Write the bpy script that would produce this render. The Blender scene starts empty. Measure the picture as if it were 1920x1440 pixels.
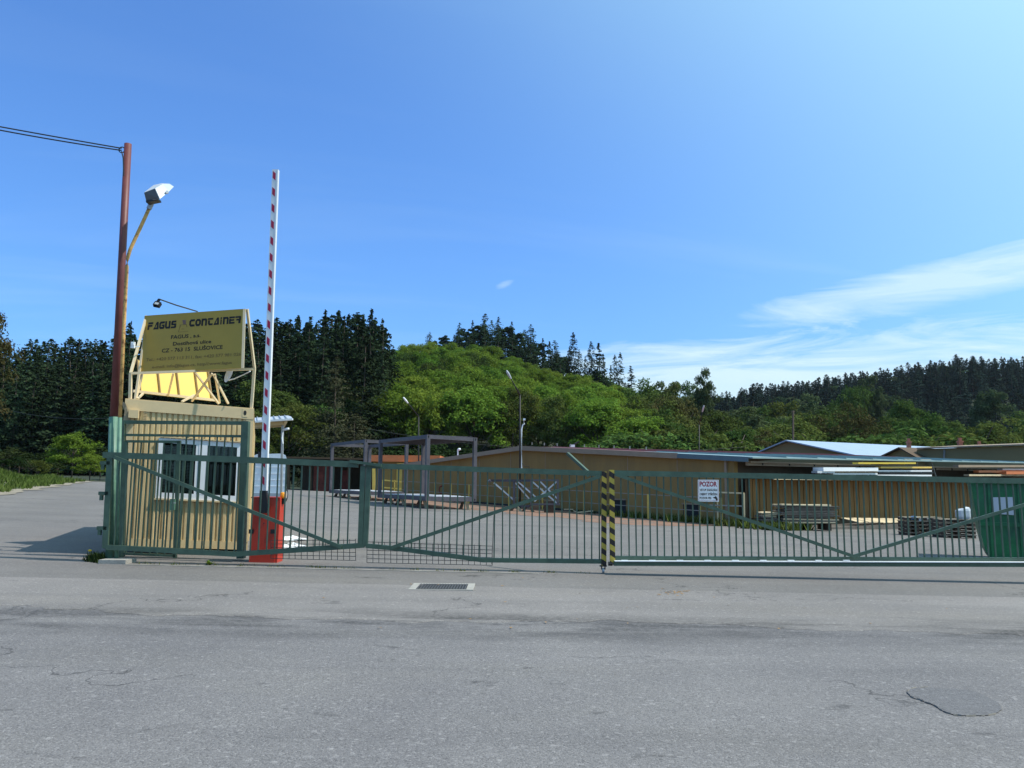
import bpy, math, random
import numpy as np
from mathutils import Vector, Matrix

random.seed(11)
rng = np.random.default_rng(5)
SC = bpy.context.scene
COL = SC.collection
R = math.radians

# ------------------------------------------------------------------ camera, sky, sun
F = 1500.0                      # focal length in pixels of a 1920 x 1440 frame
PITCH = math.atan(180 / F)
ROLL = -0.0078
CAMZ = 1.6
cam = bpy.data.cameras.new('camera')
cam.sensor_width = 36
cam.lens = F / 1920 * 36
cam.clip_end = 5000
cam_o = bpy.data.objects.new('camera', cam)
COL.objects.link(cam_o)
CM = Matrix.Rotation(ROLL, 3, 'Y') @ Matrix.Rotation(math.pi / 2 + PITCH, 3, 'X')
cam_o.matrix_world = Matrix.Translation((0, 0, CAMZ)) @ CM.to_4x4()
SC.camera = cam_o

SUN_EL, SUN_AZ = R(55), R(-6)   # azimuth measured from +X towards +Y
SDIR = Vector((math.cos(SUN_EL) * math.cos(SUN_AZ), math.cos(SUN_EL) * math.sin(SUN_AZ), math.sin(SUN_EL)))

world = bpy.data.worlds.new('World')
SC.world = world
world.use_nodes = True
wt = world.node_tree
WN, WL = wt.nodes, wt.links
bg = WN['Background']
bg.inputs[1].default_value = 0.122
sky = WN.new('ShaderNodeTexSky')
sky.sky_type = 'NISHITA'
sky.sun_disc = False
sky.sun_elevation = SUN_EL
sky.sun_rotation = math.atan2(SDIR.x, SDIR.y)
sky.air_density = 1.0
sky.dust_density = 2.0
sky.ozone_density = 3.0
hs = WN.new('ShaderNodeVectorMath')          # the camera's cool rendering of the blue
hs.operation = 'MULTIPLY'
hs.inputs[1].default_value = (0.655, 1.09, 1.60)
WL.new(sky.outputs[0], hs.inputs[0])


def wmath(op, a, b=None, c=None, clamp=False):
    n = WN.new('ShaderNodeMath'); n.operation = op; n.use_clamp = clamp
    for i, v in enumerate((a, b, c)):
        if v is None: continue
        if isinstance(v, (int, float)): n.inputs[i].default_value = v
        else: WL.new(v, n.inputs[i])
    return n.outputs[0]


wtc = WN.new('ShaderNodeTexCoord')
wsep = WN.new('ShaderNodeSeparateXYZ')
WL.new(wtc.outputs['Generated'], wsep.inputs[0])
DX, DY, DZ = wsep.outputs
zc = wmath('MAXIMUM', DZ, 0.03)
# cirrus sheet: direction projected on a high flat layer
cx = wmath('DIVIDE', DX, wmath('ADD', zc, 0.12))
cy = wmath('DIVIDE', DY, wmath('ADD', zc, 0.12))
cmb = WN.new('ShaderNodeCombineXYZ')
WL.new(wmath('ADD', wmath('MULTIPLY', cx, 0.32), wmath('MULTIPLY', cy, 0.10)), cmb.inputs[0])
WL.new(wmath('ADD', wmath('MULTIPLY', cy, 1.1), wmath('MULTIPLY', cx, -0.35)), cmb.inputs[1])
cn = WN.new('ShaderNodeTexNoise')
cn.inputs['Scale'].default_value = 1.15; cn.inputs['Detail'].default_value = 9; cn.inputs['Roughness'].default_value = 0.58
cn.inputs['Distortion'].default_value = 0.5
WL.new(cmb.outputs[0], cn.inputs['Vector'])
veil = wmath('MULTIPLY', wmath('SUBTRACT', cn.outputs[0], 0.50), 2.2, clamp=True)
# one long lens-shaped cirrus bank and one small puff, at fixed directions of the sky
fn = WN.new('ShaderNodeTexNoise'); fn.inputs['Scale'].default_value = 7; fn.inputs['Detail'].default_value = 10; fn.inputs['Roughness'].default_value = 0.66; fn.inputs['Distortion'].default_value = 0.8
fmap = WN.new('ShaderNodeMapping'); fmap.inputs['Scale'].default_value = (0.7, 0.7, 4.2); fmap.inputs['Rotation'].default_value = (0, R(-7), 0)
WL.new(wtc.outputs['Generated'], fmap.inputs[0]); WL.new(fmap.outputs[0], fn.inputs['Vector'])
ang = wmath('ARCTAN2', DX, DY)
elv = wmath('ARCSINE', DZ)


def bank(a0, e0, wa, we, tilt, gain, noise=0.9):
    da = wmath('SUBTRACT', ang, a0)
    de = wmath('SUBTRACT', wmath('SUBTRACT', elv, e0), wmath('MULTIPLY', da, tilt))
    q = wmath('ADD', wmath('POWER', wmath('DIVIDE', da, wa), 2), wmath('POWER', wmath('DIVIDE', de, we), 2))
    q = wmath('ADD', q, wmath('MULTIPLY', wmath('SUBTRACT', fn.outputs[0], 0.5), -noise * 2))
    m = wmath('SUBTRACT', 1.0, q, clamp=True)
    return wmath('MULTIPLY', m, gain)


b1 = bank(0.53, 0.222, 0.26, 0.028, 0.12, 0.62, 1.5)
b2 = bank(-0.0115, 0.243, 0.013, 0.005, 0.3, 0.30, 1.8)
b3 = bank(0.34, 0.120, 0.42, 0.056, 0.03, 0.75, 1.9)
low = wmath('SUBTRACT', 1.0, wmath('MULTIPLY', wmath('ABSOLUTE', elv), 2.6), clamp=True)
cl = wmath('ADD', wmath('MULTIPLY', veil, wmath('ADD', wmath('MULTIPLY', low, 0.35), 0.10)), wmath('ADD', b1, wmath('ADD', b2, b3)), clamp=True)
cmix = WN.new('ShaderNodeMix'); cmix.data_type = 'RGBA'
WL.new(cl, cmix.inputs['Factor'])
# pale aureole of thin high haze, strongest towards the sun
sdot = WN.new('ShaderNodeVectorMath'); sdot.operation = 'DOT_PRODUCT'
WL.new(wtc.outputs['Generated'], sdot.inputs[0]); sdot.inputs[1].default_value = SDIR
aur = wmath('MINIMUM', wmath('POWER', wmath('MULTIPLY', wmath('SUBTRACT', sdot.outputs['Value'], 0.12), 1.62, clamp=True), 2.3), 0.85)
amix = WN.new('ShaderNodeMix'); amix.data_type = 'RGBA'
WL.new(aur, amix.inputs['Factor']); WL.new(hs.outputs[0], amix.inputs['A']); amix.inputs['B'].default_value = (4.1, 6.8, 7.2, 1)
WL.new(amix.outputs['Result'], cmix.inputs['A'])
cmix.inputs['B'].default_value = (5.5, 6.8, 7.1, 1)
WL.new(cmix.outputs['Result'], bg.inputs[0])

sun = bpy.data.lights.new('sun', 'SUN')
sun.energy = 3.9
sun.angle = R(0.53)
sun.color = (1.0, 0.95, 0.87)
sun_o = bpy.data.objects.new('sun', sun)
sun_o.rotation_euler = SDIR.to_track_quat('Z', 'Y').to_euler()
COL.objects.link(sun_o)

vs = SC.view_settings
vs.view_transform = 'Standard'; vs.look = 'None'; vs.gamma = 1.0; vs.use_curve_mapping = False
vs.exposure = 0.3
SC.cycles.max_bounces = 6
SC.cycles.transparent_max_bounces = 8
SC.cycles.caustics_reflective = False
SC.cycles.caustics_refractive = False

# ------------------------------------------------------------------ geometry helpers
V = Vector


def ray(px, py):
    return CM @ V(((px - 960) / F, (720 - py) / F, -1.0))


def at(px, py, Y):
    """Point of the vertical plane y = Y that the photograph shows at pixel (px, py)."""
    d = ray(px, py)
    return V((0, 0, CAMZ)) + d * (Y / d.y)


def on_plane(px, py, p0, n):
    d = ray(px, py)
    o = V((0, 0, CAMZ))
    return o + d * ((p0 - o).dot(n) / d.dot(n))


def gz(x, y):
    s = min(max(y, 0.0) / 35.0, 1.0)
    return s * (-0.035 * max(min(x, 45), -45) + 0.12)


def gpx(px, Y):
    """Point of the ground at pixel column px and distance Y."""
    x = (px - 960) / F * Y * 1.0
    for _ in range(6):
        z = gz(x, Y)
        # shift by roll / pitch
        d = V((x, Y, z - CAMZ))
        c = CM.transposed() @ d
        x += ((px - 960) / F - c.x / -c.z) * Y
    return V((x, Y, gz(x, Y)))


def sstep(t):
    t = max(0.0, min(1.0, t))
    return t * t * (3 - 2 * t)


A_PX = [-900, 0, 500, 640, 740, 850, 930, 1000, 1100, 1200, 1300, 1400, 1600]
A_Z = [9, 8, 8, 12, 25, 29, 29, 24, 19, 12, 6, 1, 0]
B_PX = [900, 1200, 1340, 1400, 1600, 1800, 1920, 2600]
B_Z = [30, 32, 38, 42, 50, 58, 58, 62]


def T(x, y):
    z = gz(x, y)
    if y > 60:
        px = 960 + 1500 * x / y
        z += np.interp(px, A_PX, A_Z) * sstep((y - 100) / 135)
        z += np.interp(px, B_PX, B_Z) * sstep((y - 210) / 260)
    return float(z)


ORG = {}


class MB:
    def __init__(self):
        self.v, self.f = [], []

    def add(self, vs, fs):
        n = len(self.v)
        self.v += [V(p) for p in vs]
        self.f += [tuple(i + n for i in f) for f in fs]
        return self

    def box(self, c, s, M=None):
        c = V(c); h = V(s) * 0.5
        pts = []
        for sx, sy, sz in ((-1, -1, -1), (1, -1, -1), (1, 1, -1), (-1, 1, -1), (-1, -1, 1), (1, -1, 1), (1, 1, 1), (-1, 1, 1)):
            p = V((sx * h.x, sy * h.y, sz * h.z))
            if M is not None: p = M @ p
            pts.append(c + p)
        return self.add(pts, BOXF)

    def obox(self, o, a, b, c):
        """Box with a corner at o and three edge vectors."""
        o, a, b, c = V(o), V(a), V(b), V(c)
        return self.add([o, o + a, o + a + b, o + b, o + c, o + a + c, o + a + b + c, o + b + c], BOXF)

    def beam(self, p0, p1, w, h, up=(0, 0, 1)):
        M, L, mid = frame(p0, p1, up)
        return self.box(mid, (w, L, h), M)

    def tube(self, pts, r, n=8, cap=True):
        pts = [V(p) for p in pts]
        rs = r if isinstance(r, (list, tuple)) else [r] * len(pts)
        base = len(self.v)
        for i, p in enumerate(pts):
            d = (pts[min(i + 1, len(pts) - 1)] - pts[max(i - 1, 0)]).normalized()
            u = d.cross(V((0, 0, 1)))
            if u.length < 1e-3: u = V((1, 0, 0))
            u.normalize(); w = u.cross(d)
            for k in range(n):
                a = 2 * math.pi * k / n
                self.v.append(p + (u * math.cos(a) + w * math.sin(a)) * rs[i])
        for i in range(len(pts) - 1):
            for k in range(n):
                a, b = base + i * n + k, base + i * n + (k + 1) % n
                self.f.append((a, b, b + n, a + n))
        if cap:
            self.f.append(tuple(base + k for k in range(n - 1, -1, -1)))
            self.f.append(tuple(base + (len(pts) - 1) * n + k for k in range(n)))
        return self

    def prism(self, poly, vec):
        """Closed extrusion of a polygon along vec."""
        vec = V(vec); n = len(poly)
        fs = [tuple(range(n - 1, -1, -1)), tuple(range(n, 2 * n))]
        for i in range(n):
            j = (i + 1) % n
            fs.append((i, j, n + j, n + i))
        return self.add([V(p) for p in poly] + [V(p) + vec for p in poly], fs)

    def build(self, name, mat, parent=None, smooth=False):
        org = ORG.get(parent.name, V()) if parent else V()
        me = bpy.data.meshes.new(name)
        me.from_pydata([tuple(p - org) for p in self.v], [], self.f)
        fix_normals(me)
        if mat: me.materials.append(mat)
        if smooth:
            for p in me.polygons: p.use_smooth = True
        o = bpy.data.objects.new(name, me)
        COL.objects.link(o)
        if parent:
            o.parent = parent
            ORG[o.name] = org
        return o


BOXF = [(0, 3, 2, 1), (4, 5, 6, 7), (0, 1, 5, 4), (1, 2, 6, 5), (2, 3, 7, 6), (3, 0, 4, 7)]


def fix_normals(me):
    import bmesh
    bm = bmesh.new(); bm.from_mesh(me)
    bmesh.ops.recalc_face_normals(bm, faces=bm.faces)
    bm.to_mesh(me); bm.free()


def frame(p0, p1, up=(0, 0, 1)):
    p0, p1 = V(p0), V(p1)
    d = p1 - p0; L = d.length; d = d / L
    u = V(up)
    if abs(d.dot(u)) > 0.98: u = V((0, 1, 0))
    x = d.cross(u).normalized()
    z = x.cross(d)
    return Matrix((x, d, z)).transposed(), L, (p0 + p1) / 2


UNIT = {}


def bar(name, mat, parent, p0, p1, w, h, up=(0, 0, 1)):
    """A straight member as its own object; alike members share one unit mesh."""
    if mat.name not in UNIT:
        me = bpy.data.meshes.new('unit_bar_' + mat.name)
        me.from_pydata([(x, y, z) for x, y, z in ((-.5, -.5, -.5), (.5, -.5, -.5), (.5, .5, -.5), (-.5, .5, -.5), (-.5, -.5, .5), (.5, -.5, .5), (.5, .5, .5), (-.5, .5, .5))], [], BOXF)
        me.materials.append(mat)
        UNIT[mat.name] = me
    o = bpy.data.objects.new(name, UNIT[mat.name])
    COL.objects.link(o)
    M, L, mid = frame(p0, p1, up)
    org = ORG.get(parent.name, V()) if parent else V()
    S = Matrix.Diagonal((w, L, h)).to_3x3()
    o.matrix_basis = Matrix.Translation(mid - org) @ (M @ S).to_4x4()
    if parent: o.parent = parent
    return o


def tag(o, label=None, cat=None, group=None, kind=None):
    if label: o['label'] = label
    if cat: o['category'] = cat
    if group: o['group'] = group
    if kind: o['kind'] = kind
    return o


def thing(name, label, cat, loc, group=None):
    o = bpy.data.objects.new(name, None)
    o.empty_display_size = 0.3
    o.location = loc
    COL.objects.link(o)
    ORG[o.name] = V(loc)
    return tag(o, label, cat, group)


# ------------------------------------------------------------------ materials
def M(name, col, rough=0.6, metal=0.0, var=0.12, vs=3.0, bump=0.0, bs=60.0, spec=0.4, col2=None, c2s=2.0, c2t=0.55, c2w=0.06, stretch=None, rand=0.0):
    m = bpy.data.materials.new(name)
    m.use_nodes = True
    nt = m.node_tree; N, L = nt.nodes, nt.links
    b = N['Principled BSDF']
    b.inputs['Roughness'].default_value = rough
    b.inputs['Metallic'].default_value = metal
    b.inputs['Specular IOR Level'].default_value = spec
    g = N.new('ShaderNodeNewGeometry')
    vec = g.outputs['Position']
    if stretch:
        mp = N.new('ShaderNodeMapping'); mp.inputs['Scale'].default_value = stretch
        L.new(vec, mp.inputs[0]); vec = mp.outputs[0]
    n1 = N.new('ShaderNodeTexNoise'); n1.inputs['Scale'].default_value = vs; n1.inputs['Detail'].default_value = 6
    n1.inputs['Roughness'].default_value = 0.65
    L.new(vec, n1.inputs['Vector'])
    mr = N.new('ShaderNodeMapRange')
    mr.inputs['From Min'].default_value = 0.3; mr.inputs['From Max'].default_value = 0.7
    mr.inputs['To Min'].default_value = 1 - var; mr.inputs['To Max'].default_value = 1 + var
    L.new(n1.outputs[0], mr.inputs['Value'])
    fac = mr.outputs[0]
    if rand:
        oi = N.new('ShaderNodeObjectInfo')
        mr2 = N.new('ShaderNodeMapRange'); mr2.inputs['To Min'].default_value = 1 - rand; mr2.inputs['To Max'].default_value = 1 + rand
        L.new(oi.outputs['Random'], mr2.inputs['Value'])
        mm = N.new('ShaderNodeMath'); mm.operation = 'MULTIPLY'
        L.new(fac, mm.inputs[0]); L.new(mr2.outputs[0], mm.inputs[1]); fac = mm.outputs[0]
    base = N.new('ShaderNodeRGB'); base.outputs[0].default_value = (*col, 1)
    src = base.outputs[0]
    if col2:
        n2 = N.new('ShaderNodeTexNoise'); n2.inputs['Scale'].default_value = c2s; n2.inputs['Detail'].default_value = 8
        n2.inputs['Roughness'].default_value = 0.7
        L.new(vec, n2.inputs['Vector'])
        rp = N.new('ShaderNodeMapRange'); rp.inputs['From Min'].default_value = c2t - c2w; rp.inputs['From Max'].default_value = c2t + c2w
        L.new(n2.outputs[0], rp.inputs['Value'])
        mx = N.new('ShaderNodeMix'); mx.data_type = 'RGBA'
        L.new(rp.outputs[0], mx.inputs['Factor']); L.new(src, mx.inputs['A'])
        mx.inputs['B'].default_value = (*col2, 1)
        src = mx.outputs['Result']
    sc = N.new('ShaderNodeVectorMath'); sc.operation = 'SCALE'
    L.new(src, sc.inputs[0]); L.new(fac, sc.inputs['Scale'])
    L.new(sc.outputs[0], b.inputs['Base Color'])
    if bump:
        nb = N.new('ShaderNodeTexNoise'); nb.inputs['Scale'].default_value = bs; nb.inputs['Detail'].default_value = 4
        L.new(vec, nb.inputs['Vector'])
        bp = N.new('ShaderNodeBump'); bp.inputs['Strength'].default_value = bump; bp.inputs['Distance'].default_value = 0.02
        L.new(nb.outputs[0], bp.inputs['Height']); L.new(bp.outputs[0], b.inputs['Normal'])
    return m


def asphalt(name, c_dark, c_light, speck, warm, patch_scale, seam=None):
    """Worn asphalt: broad patches, aggregate specks, hairline cracks and tar stains."""
    m = bpy.data.materials.new(name); m.use_nodes = True
    nt = m.node_tree; N, L = nt.nodes, nt.links
    b = N['Principled BSDF']; b.inputs['Roughness'].default_value = 0.88; b.inputs['Specular IOR Level'].default_value = 0.25
    pos = N.new('ShaderNodeNewGeometry').outputs['Position']

    def noise(scale, detail=5, rough=0.6, sc=None, dist=0):
        n = N.new('ShaderNodeTexNoise'); n.inputs['Scale'].default_value = scale; n.inputs['Detail'].default_value = detail
        n.inputs['Roughness'].default_value = rough; n.inputs['Distortion'].default_value = dist
        v = pos
        if sc:
            mp = N.new('ShaderNodeMapping'); mp.inputs['Scale'].default_value = sc; L.new(v, mp.inputs[0]); v = mp.outputs[0]
        L.new(v, n.inputs['Vector'])
        return n.outputs[0]

    def ramp(v, a, z, lo=0.0, hi=1.0):
        n = N.new('ShaderNodeMapRange'); n.inputs['From Min'].default_value = a; n.inputs['From Max'].default_value = z
        n.inputs['To Min'].default_value = lo; n.inputs['To Max'].default_value = hi
        L.new(v, n.inputs['Value']); return n.outputs[0]

    def mix(f, a, c):
        n = N.new('ShaderNodeMix'); n.data_type = 'RGBA'
        if isinstance(f, float): n.inputs['Factor'].default_value = f
        else: L.new(f, n.inputs['Factor'])
        for k, v in (('A', a), ('B', c)):
            if isinstance(v, tuple): n.inputs[k].default_value = (*v, 1)
            else: L.new(v, n.inputs[k])
        return n.outputs['Result']

    def mth(op, a, c):
        n = N.new('ShaderNodeMath'); n.operation = op; n.use_clamp = False
        for i, v in enumerate((a, c)):
            if isinstance(v, (int, float)): n.inputs[i].default_value = v
            else: L.new(v, n.inputs[i])
        return n.outputs[0]

    col = mix(ramp(noise(patch_scale, 6, 0.62, (1, 0.55, 1)), 0.32, 0.68), c_dark, c_light)
    col = mix(mth('MULTIPLY', ramp(noise(0.55, 5, 0.6, (0.35, 1, 1)), 0.5, 0.75), 0.55), col, warm)
    # long soft wheel tracks and rubbed streaks along the road
    col = mix(mth('MULTIPLY', ramp(noise(1.0, 5, 0.6, (0.06, 0.9, 1), 0.3), 0.50, 0.68), 0.45), col, tuple(c * 0.78 for c in c_dark))
    col = mix(mth('MULTIPLY', ramp(noise(1.3, 5, 0.6, (0.10, 0.8, 1), 0.3), 0.55, 0.72), 0.4), col, tuple(c * 1.18 for c in c_light))
    # aggregate: pale and dark stones
    vo = N.new('ShaderNodeTexVoronoi'); vo.inputs['Scale'].default_value = 95
    L.new(pos, vo.inputs['Vector'])
    hsv = N.new('ShaderNodeSeparateColor'); L.new(vo.outputs['Color'], hsv.inputs[0])
    col = mix(ramp(hsv.outputs[0], 0.70, 1.0, 0, speck), col, tuple(min(1, c * 2.1) for c in c_light))
    col = mix(ramp(hsv.outputs[1], 0.60, 1.0, 0, speck * 1.5), col, tuple(c * 0.36 for c in c_dark))
    vo2 = N.new('ShaderNodeTexVoronoi'); vo2.inputs['Scale'].default_value = 34
    L.new(pos, vo2.inputs['Vector'])
    hs2 = N.new('ShaderNodeSeparateColor'); L.new(vo2.outputs['Color'], hs2.inputs[0])
    col = mix(ramp(hs2.outputs[0], 0.965, 0.985, 0, 0.20), col, tuple(min(1, c * 2.4) for c in c_light))
    # small worn dark spots
    col = mix(mth('MULTIPLY', ramp(noise(1.7, 3, 0.5, (0.6, 1.4, 1), 0.4), 0.66, 0.71), mth('MULTIPLY', ramp(noise(9, 3), 0.42, 0.6), 0.75)), col, tuple(c * 0.4 for c in c_dark))
    # thin cracks
    vc = N.new('ShaderNodeTexVoronoi'); vc.feature = 'DISTANCE_TO_EDGE'; vc.inputs['Scale'].default_value = 0.22
    wob = N.new('ShaderNodeVectorMath'); wob.operation = 'ADD'
    nz = N.new('ShaderNodeTexNoise'); nz.inputs['Scale'].default_value = 1.4; nz.inputs['Detail'].default_value = 5
    L.new(pos, nz.inputs['Vector'])
    scl = N.new('ShaderNodeVectorMath'); scl.operation = 'SCALE'; scl.inputs['Scale'].default_value = 2.2
    L.new(nz.outputs['Color'], scl.inputs[0]); L.new(scl.outputs[0], wob.inputs[0]); L.new(pos, wob.inputs[1])
    L.new(wob.outputs[0], vc.inputs['Vector'])
    crack = mth('MULTIPLY', ramp(vc.outputs['Distance'], 0.0, 0.006, 1, 0), ramp(noise(0.35, 2), 0.47, 0.55))
    col = mix(mth('MULTIPLY', crack, 0.8), col, tuple(c * 0.3 for c in c_dark))
    if seam is not None:
        # tar-dark ravelled band that follows the joint of the two surfaces
        sp = N.new('ShaderNodeSeparateXYZ'); L.new(pos, sp.inputs[0])
        d = mth('SUBTRACT', sp.outputs[1], mth('ADD', seam, mth('MULTIPLY', mth('SUBTRACT', noise(0.5, 4), 0.5), 1.6)))
        bandm = ramp(mth('ABSOLUTE', d, 0), 0.15, 1.0, 1, 0)
        bandm = mth('MULTIPLY', mth('MULTIPLY', bandm, ramp(noise(16, 4, 0.7), 0.34, 0.56, 0.35, 1)), ramp(noise(1.1, 5, 0.65, (0.35, 1.5, 1)), 0.42, 0.56))
        col = mix(mth('MULTIPLY', bandm, 0.9), col, tuple(c * 0.42 for c in c_dark))
    L.new(col, b.inputs['Base Color'])
    bp = N.new('ShaderNodeBump'); bp.inputs['Strength'].default_value = 0.55; bp.inputs['Distance'].default_value = 0.012
    hgt = mth('ADD', mth('MULTIPLY', noise(85, 3), 0.7), mth('MULTIPLY', vo.outputs['Distance'], -0.5))
    L.new(hgt, bp.inputs['Height']); L.new(bp.outputs[0], b.inputs['Normal'])
    return m


def leaf(name, col, col2, trans=0.28, hv=0.12, vv=0.35, pscale=0.25):
    m = bpy.data.materials.new(name); m.use_nodes = True
    nt = m.node_tree; N, L = nt.nodes, nt.links
    N.remove(N['Principled BSDF'])
    out = N['Material Output']
    g = N.new('ShaderNodeNewGeometry'); oi = N.new('ShaderNodeObjectInfo')
    n = N.new('ShaderNodeTexNoise'); n.inputs['Scale'].default_value = pscale; n.inputs['Detail'].default_value = 4
    L.new(g.outputs['Position'], n.inputs['Vector'])
    mr = N.new('ShaderNodeMapRange'); mr.inputs['From Min'].default_value = 0.3; mr.inputs['From Max'].default_value = 0.7
    L.new(n.outputs[0], mr.inputs['Value'])
    mx = N.new('ShaderNodeMix'); mx.data_type = 'RGBA'
    L.new(mr.outputs[0], mx.inputs['Factor']); mx.inputs['A'].default_value = (*col, 1); mx.inputs['B'].default_value = (*col2, 1)
    hsn = N.new('ShaderNodeHueSaturation')
    L.new(mx.outputs['Result'], hsn.inputs['Color'])
    r1 = N.new('ShaderNodeMapRange'); r1.inputs['To Min'].default_value = 0.5 - hv * 0.25; r1.inputs['To Max'].default_value = 0.5 + hv * 0.25
    L.new(oi.outputs['Random'], r1.inputs['Value']); L.new(r1.outputs[0], hsn.inputs['Hue'])
    mlt = N.new('ShaderNodeMath'); mlt.operation = 'MULTIPLY'; mlt.inputs[1].default_value = 7.31
    fr = N.new('ShaderNodeMath'); fr.operation = 'FRACT'
    L.new(oi.outputs['Random'], mlt.inputs[0]); L.new(mlt.outputs[0], fr.inputs[0])
    r2 = N.new('ShaderNodeMapRange'); r2.inputs['To Min'].default_value = 1 - vv; r2.inputs['To Max'].default_value = 1 + vv
    L.new(fr.outputs[0], r2.inputs['Value']); L.new(r2.outputs[0], hsn.inputs['Value'])
    d = N.new('ShaderNodeBsdfDiffuse'); t = N.new('ShaderNodeBsdfTranslucent'); ms = N.new('ShaderNodeMixShader')
    L.new(hsn.outputs[0], d.inputs[0]); L.new(hsn.outputs[0], t.inputs[0])
    ms.inputs[0].default_value = trans
    L.new(d.outputs[0], ms.inputs[1]); L.new(t.outputs[0], ms.inputs[2]); L.new(ms.outputs[0], out.inputs[0])
    return m


def hazard(name):
    """Yellow paint with slanting black bands."""
    m = M(name, (0.46, 0.34, 0.05), 0.55, var=0.15, vs=8)
    nt = m.node_tree; N, L = nt.nodes, nt.links
    b = N['Principled BSDF']
    src = b.inputs['Base Color'].links[0].from_socket
    g = N.new('ShaderNodeNewGeometry'); s = N.new('ShaderNodeSeparateXYZ'); L.new(g.outputs['Position'], s.inputs[0])

    def mt(op, a, c):
        n = N.new('ShaderNodeMath'); n.operation = op
        for i, v in enumerate((a, c)):
            if isinstance(v, (int, float)): n.inputs[i].default_value = v
            else: L.new(v, n.inputs[i])
        return n.outputs[0]
    q = mt('ADD', mt('ADD', s.outputs[2], mt('MULTIPLY', s.outputs[0], 0.62)), mt('MULTIPLY', s.outputs[1], 0.62))
    f = mt('GREATER_THAN', mt('FRACT', mt('DIVIDE', q, 0.19), 0), 0.5)
    mx = N.new('ShaderNodeMix'); mx.data_type = 'RGBA'
    L.new(f, mx.inputs['Factor']); L.new(src, mx.inputs['A']); mx.inputs['B'].default_value = (0.022, 0.015, 0.014, 1)
    L.new(mx.outputs['Result'], b.inputs['Base Color'])
    return m


m_road = asphalt('asphalt_road', (0.144, 0.135, 0.137), (0.206, 0.192, 0.186), 0.34, (0.195, 0.18, 0.162), 0.33, seam=9.0)
m_yard = asphalt('asphalt_yard', (0.176, 0.162, 0.155), (0.238, 0.217, 0.204), 0.26, (0.225, 0.20, 0.172), 0.25, seam=9.0)
m_yardb = asphalt('asphalt_inner_yard', (0.140, 0.130, 0.124), (0.195, 0.180, 0.168), 0.26, (0.21, 0.185, 0.16), 0.22)
m_patch = asphalt('asphalt_patch', (0.128, 0.122, 0.126), (0.155, 0.148, 0.15), 0.3, (0.165, 0.155, 0.145), 0.6)
m_terrain = M('forest_floor', (0.022, 0.034, 0.013), 0.95, var=0.4, vs=0.4, col2=(0.032, 0.028, 0.016), c2s=0.8)
m_soil = M('red_soil', (0.23, 0.13, 0.085), 0.95, var=0.3, vs=2.0, bump=0.6, bs=8, col2=(0.16, 0.13, 0.11), c2s=1.2)
m_sand = M('sandy_edge', (0.25, 0.215, 0.165), 0.95, var=0.25, vs=3.0, bump=0.5, bs=12)
m_grass = leaf('grass_blades', (0.065, 0.10, 0.02), (0.10, 0.12, 0.035), 0.2, pscale=0.8)
m_conc = M('concrete', (0.33, 0.31, 0.275), 0.9, var=0.2, vs=5, bump=0.4, bs=50)
m_green = M('green_gate_paint', (0.062, 0.104, 0.072), 0.45, var=0.25, vs=5, spec=0.4, col2=(0.13, 0.08, 0.045), c2s=9, c2t=0.69, c2w=0.03)
m_greenl = M('light_green_pole_paint', (0.105, 0.21, 0.145), 0.5, var=0.2, vs=6, col2=(0.07, 0.15, 0.11), c2s=5)
m_redpole = M('dark_red_pole_paint', (0.15, 0.042, 0.038), 0.5, var=0.18, vs=5)
m_rust = M('rust_flaked_pipe', (0.62, 0.36, 0.12), 0.8, var=0.3, vs=9, col2=(0.20, 0.075, 0.03), c2s=11, c2t=0.58, bump=0.4, bs=70)
m_hazard = hazard('hazard_bands')
m_wire = M('dark_wire', (0.05, 0.055, 0.05), 0.6, var=0.1)
m_wirel = M('pale_wire', (0.30, 0.29, 0.26), 0.6, var=0.1)
m_cont = M('ochre_container_paint', (0.68, 0.51, 0.265), 0.55, var=0.10, vs=3, col2=(0.57, 0.42, 0.21), c2s=1.3, c2w=0.2)
m_contp = M('ochre_trim_paint', (0.65, 0.50, 0.28), 0.55, var=0.08, vs=3)
m_frame = M('cream_frame_paint', (0.66, 0.54, 0.35), 0.5, var=0.08, vs=4)
m_pvc = M('white_window_plastic', (0.78, 0.80, 0.83), 0.35, var=0.03)
m_dark = M('painted_dark_interior', (0.02, 0.023, 0.022), 0.8, var=0.2)  # near-black colour stands in for the shade inside openings
m_blind = M('grey_blind_slat', (0.20, 0.24, 0.215), 0.6, var=0.1)
m_blindl = M('pale_blind', (0.30, 0.32, 0.33), 0.7, var=0.08)
m_sign = M('sign_yellow', (0.41, 0.275, 0.045), 0.5, var=0.05, vs=2)
m_sign2 = M('sign_back_yellow', (0.70, 0.46, 0.025), 0.5, var=0.04, vs=2)
m_ink = M('black_lettering', (0.02, 0.016, 0.012), 0.6, var=0.05)
m_inkf = M('faded_lettering', (0.19, 0.125, 0.035), 0.6, var=0.1, vs=8)
m_inkr = M('sign_red_lettering', (0.30, 0.015, 0.03), 0.5, var=0.05)
m_purple = M('faded_purple_print', (0.17, 0.10, 0.13), 0.6, var=0.1)
m_white = M('white_paint', (0.78, 0.79, 0.80), 0.4, var=0.05)
m_whitep = M('white_plastic', (0.80, 0.82, 0.84), 0.3, var=0.06, vs=2)
m_arm = M('barrier_arm_white', (0.70, 0.72, 0.76), 0.4, var=0.04)
m_redtape = M('barrier_red_tape', (0.36, 0.012, 0.05), 0.4, var=0.06)
m_redbox = M('barrier_cabinet_red', (0.52, 0.045, 0.022), 0.42, var=0.08, vs=3)
m_black = M('black_plastic', (0.018, 0.018, 0.02), 0.45, var=0.1)
m_amber = M('amber_plastic', (0.85, 0.33, 0.02), 0.25, var=0.05)
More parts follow.
